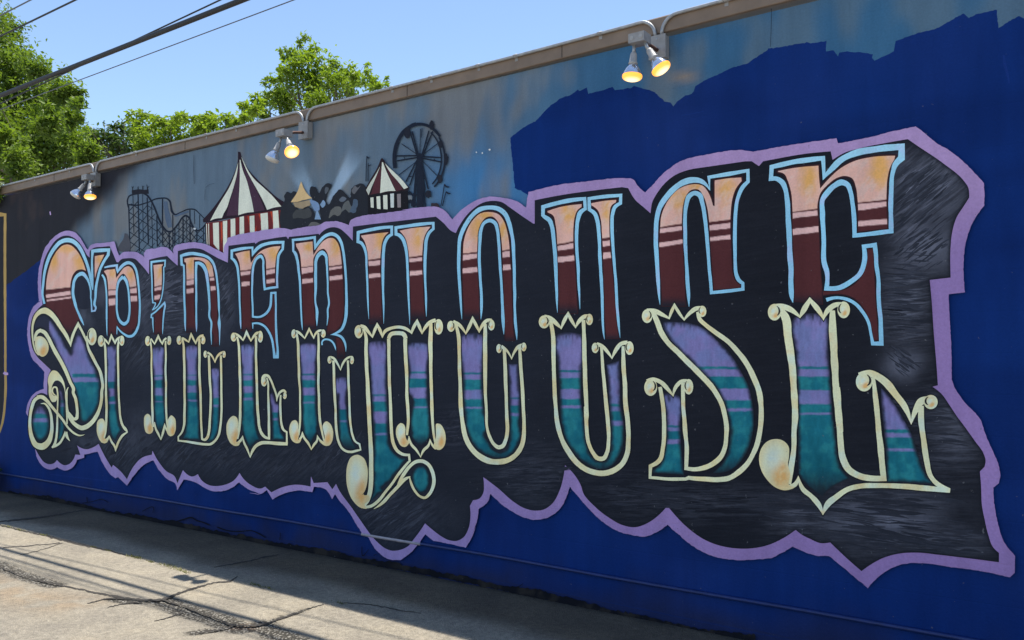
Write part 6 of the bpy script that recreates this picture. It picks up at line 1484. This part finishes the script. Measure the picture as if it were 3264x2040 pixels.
tree('tall_shrub', 'bright yellow-green shrub with arching shoots, nearest the dark shrub mass', 'shrub',
     [(455, 405, 40), (500, 420, 45), (540, 432, 45), (470, 450, 50), (430, 385, 16), (560, 400, 26), (520, 385, 18)], 0.24, 7.2, 1.0, 0.115, M_LEAF_B, (-19.2, 7.9, 0), 0.08, 'shrubs behind the coping', lump=0.3)
tree('tall_shrub', 'bright yellow-green shrub with upright shoots, beside the lone young tree', 'shrub',
     [(600, 415, 42), (650, 412, 38), (700, 405, 34), (745, 398, 28), (780, 385, 20), (625, 385, 18), (665, 375, 10), (720, 380, 14), (800, 372, 16)], 0.24, 7.2, 1.0, 0.115, M_LEAF_B, (-17.0, 7.9, 0), 0.08, 'shrubs behind the coping', lump=0.3)

def frond(pts, Y, n, sz):
    P = np.array([at_depth(x, y, Y) for x, y in pts]); out = []
    t = np.linspace(0, 1, n); idx = np.linspace(0, 1, len(P))
    for k in range(3): out.append(np.interp(t, idx, P[:, k]))
    return np.stack(out, 1)
sh = thing('arching_shoots', 'sprays of arching leafy shoots standing up along the coping', 'plant', (-18.0, 7.0, 0))
O = np.array((-18.0, 7.0, 0)); pv = []; stems = MB(O)
for pts in ([(395, 395), (415, 366), (445, 358), (478, 372)], [(440, 400), (455, 372), (485, 375), (510, 395)], [(470, 420), (490, 388), (530, 392), (548, 412)], [(545, 400), (560, 375), (585, 368), (605, 392)], [(575, 405), (580, 372), (572, 366), (556, 378)], [(650, 410), (655, 380), (664, 362)], [(628, 405), (634, 385), (640, 375)], [(680, 400), (700, 375), (730, 372), (748, 390)], [(760, 395), (790, 362), (812, 345), (822, 352)], [(800, 380), (792, 345), (775, 332), (768, 336)], [(820, 370), (822, 330), (812, 302)]):
    c = frond(pts, 7.0 + rng.random() * 0.6, 26, 0.1)
    # the stem continues down to its shrub behind the coping
    stems.tube(np.vstack([[c[0] - (0, 0, 2.2)], c]), 0.012, 5)
    for q_ in c[3:]:
        for _ in range(4): pv.append(q_ + rng.normal(0, 0.035, 3))
pv = np.array(pv); v, f, c = leaves(pv, 0.15, 0.45 + 0.5 * rng.random(len(pv)))
o = mesh_obj('leaves', v - O, f.tolist(), M_LEAF_B, sh, cols=c); o["kind"] = "stuff"
stems.build('stems', M_BARK, sh, True)

def small_plant(name, label, cat, centre, R_, n, size, mat, squash=(1, 1, 1)):
    root = thing(name, label, cat, tuple(centre[:2]) + (centre[2],))
    p = rng.normal(0, 0.42, (n, 3)) * R_ * np.array(squash)
    v, f, c = leaves(p, size, 0.2 + 0.7 * rng.random(n))
    o = mesh_obj('foliage', v, f.tolist(), mat, root, cols=c); o["kind"] = "stuff"
    m = MB()
    for _ in range(7):
        e_ = p[rng.integers(0, n)]
        m.tube([(0, 0, -R_ * squash[2] * 0.9), e_ * 0.5 + (0, 0, -R_ * 0.2), e_], [0.008, 0.006, 0.003], 5)
    m.build('stem', M_BARK, root, True)
    return root
c = wall_pts([(-2, 1520)])[0]
small_plant('wall_shrub', 'small dark shrub at the foot of the wall in the left corner', 'shrub', (c[0] - 0.02, -0.20, 0.20), 0.24, 520, 0.075, M_LEAF_C, (0.85, 0.5, 0.95))
c = wall_pts([(2, 596)])[0]
small_plant('vine', 'leafy vine spilling over the left end of the coping', 'vine', (c[0] - 0.03, -0.10, c[2] - 0.05), 0.26, 520, 0.085, M_LEAF_A, (0.6, 0.45, 0.75))

# weeds along the joint at the shadow edge
wp = [(25, 1681, .05), (60, 1690, .04), (140, 1707, .05), (300, 1745, .03), (345, 1757, .03), (425, 1777, .07), (440, 1781, .05), (480, 1792, .04), (530, 1805, .06), (552, 1811, .07), (572, 1819, .05), (590, 1826, .04), (812, 1866, .05), (850, 1876, .04), (1080, 1925, .04)]
wv = []; wc = []
for i, (px, py, hh) in enumerate(wp):
    c = ground_pts([(px, py)])[0]; n = 40; hh *= 0.62
    b0 = rng.normal(0, hh * 0.9, (n, 3)) * (1.5, 0.4, 0); ang = rng.random(n) * 6.28; ln = hh * (0.3 + 0.6 * rng.random(n))
    tip = b0 + np.stack([np.cos(ang) * ln * 0.8, np.sin(ang) * ln * 0.8, ln * (0.4 + 0.5 * rng.random(n))], 1)
    sd = np.stack([-np.sin(ang), np.cos(ang), np.zeros(n)], 1) * 0.003
    wv.append(np.stack([b0 - sd, b0 + sd, tip], 1).reshape(-1, 3) + (c[0], c[1], 0.004)); wc.append(np.repeat(0.1 + 0.5 * rng.random((n, 1)), 3, 0).repeat(3, 1))
wv = np.vstack(wv)
o = mesh_obj('weeds', wv, (np.arange(len(wv) // 3)[:, None] * 3 + np.arange(3)).tolist(), mat_leaf("dry_weed", (0.10, 0.095, 0.035), (0.24, 0.24, 0.07), 0.3), cols=np.vstack(wc))
tag(o, 'dry weeds in the pavement joint along the shadow edge', 'weeds', kind='stuff')

# litter: a twist of blue wrapper
c = ground_pts([(884, 1733)])[0]
M_BLUEW = mat_simple("wrapper_blue", (0.06, 0.42, 0.66), 0.35, 0, 0.2, 60, 0.1)
M_WHITEW = mat_simple("wrapper_white", (0.62, 0.70, 0.74), 0.35, 0, 0.1, 60, 0.1)
wr = thing('wrapper', 'crumpled blue striped wrapper lying at the foot of the wall', 'litter', (c[0], c[1] - 0.015, 0.006))
for k, (m_, x0, x1) in enumerate(((M_BLUEW, -0.030, -0.012), (M_WHITEW, -0.0118, -0.002), (M_BLUEW, -0.0018, 0.012), (M_WHITEW, 0.0122, 0.028))):
    vv = []; ff = []
    for i in range(6):
        for j in range(5):
            u = x0 + (x1 - x0) * i / 5; w_ = (j - 2) * 0.010
            vv.append((u + 0.4 * w_, w_, 0.010 + 0.007 * math.sin(u * 300 + j) + 0.006 * math.cos(j * 2.1 + u * 120)))
    for i in range(5):
        for j in range(4): ff.append((i * 5 + j, i * 5 + j + 1, (i + 1) * 5 + j + 1, (i + 1) * 5 + j))
    mesh_obj('stripe', vv, ff, m_, wr, smooth=True)
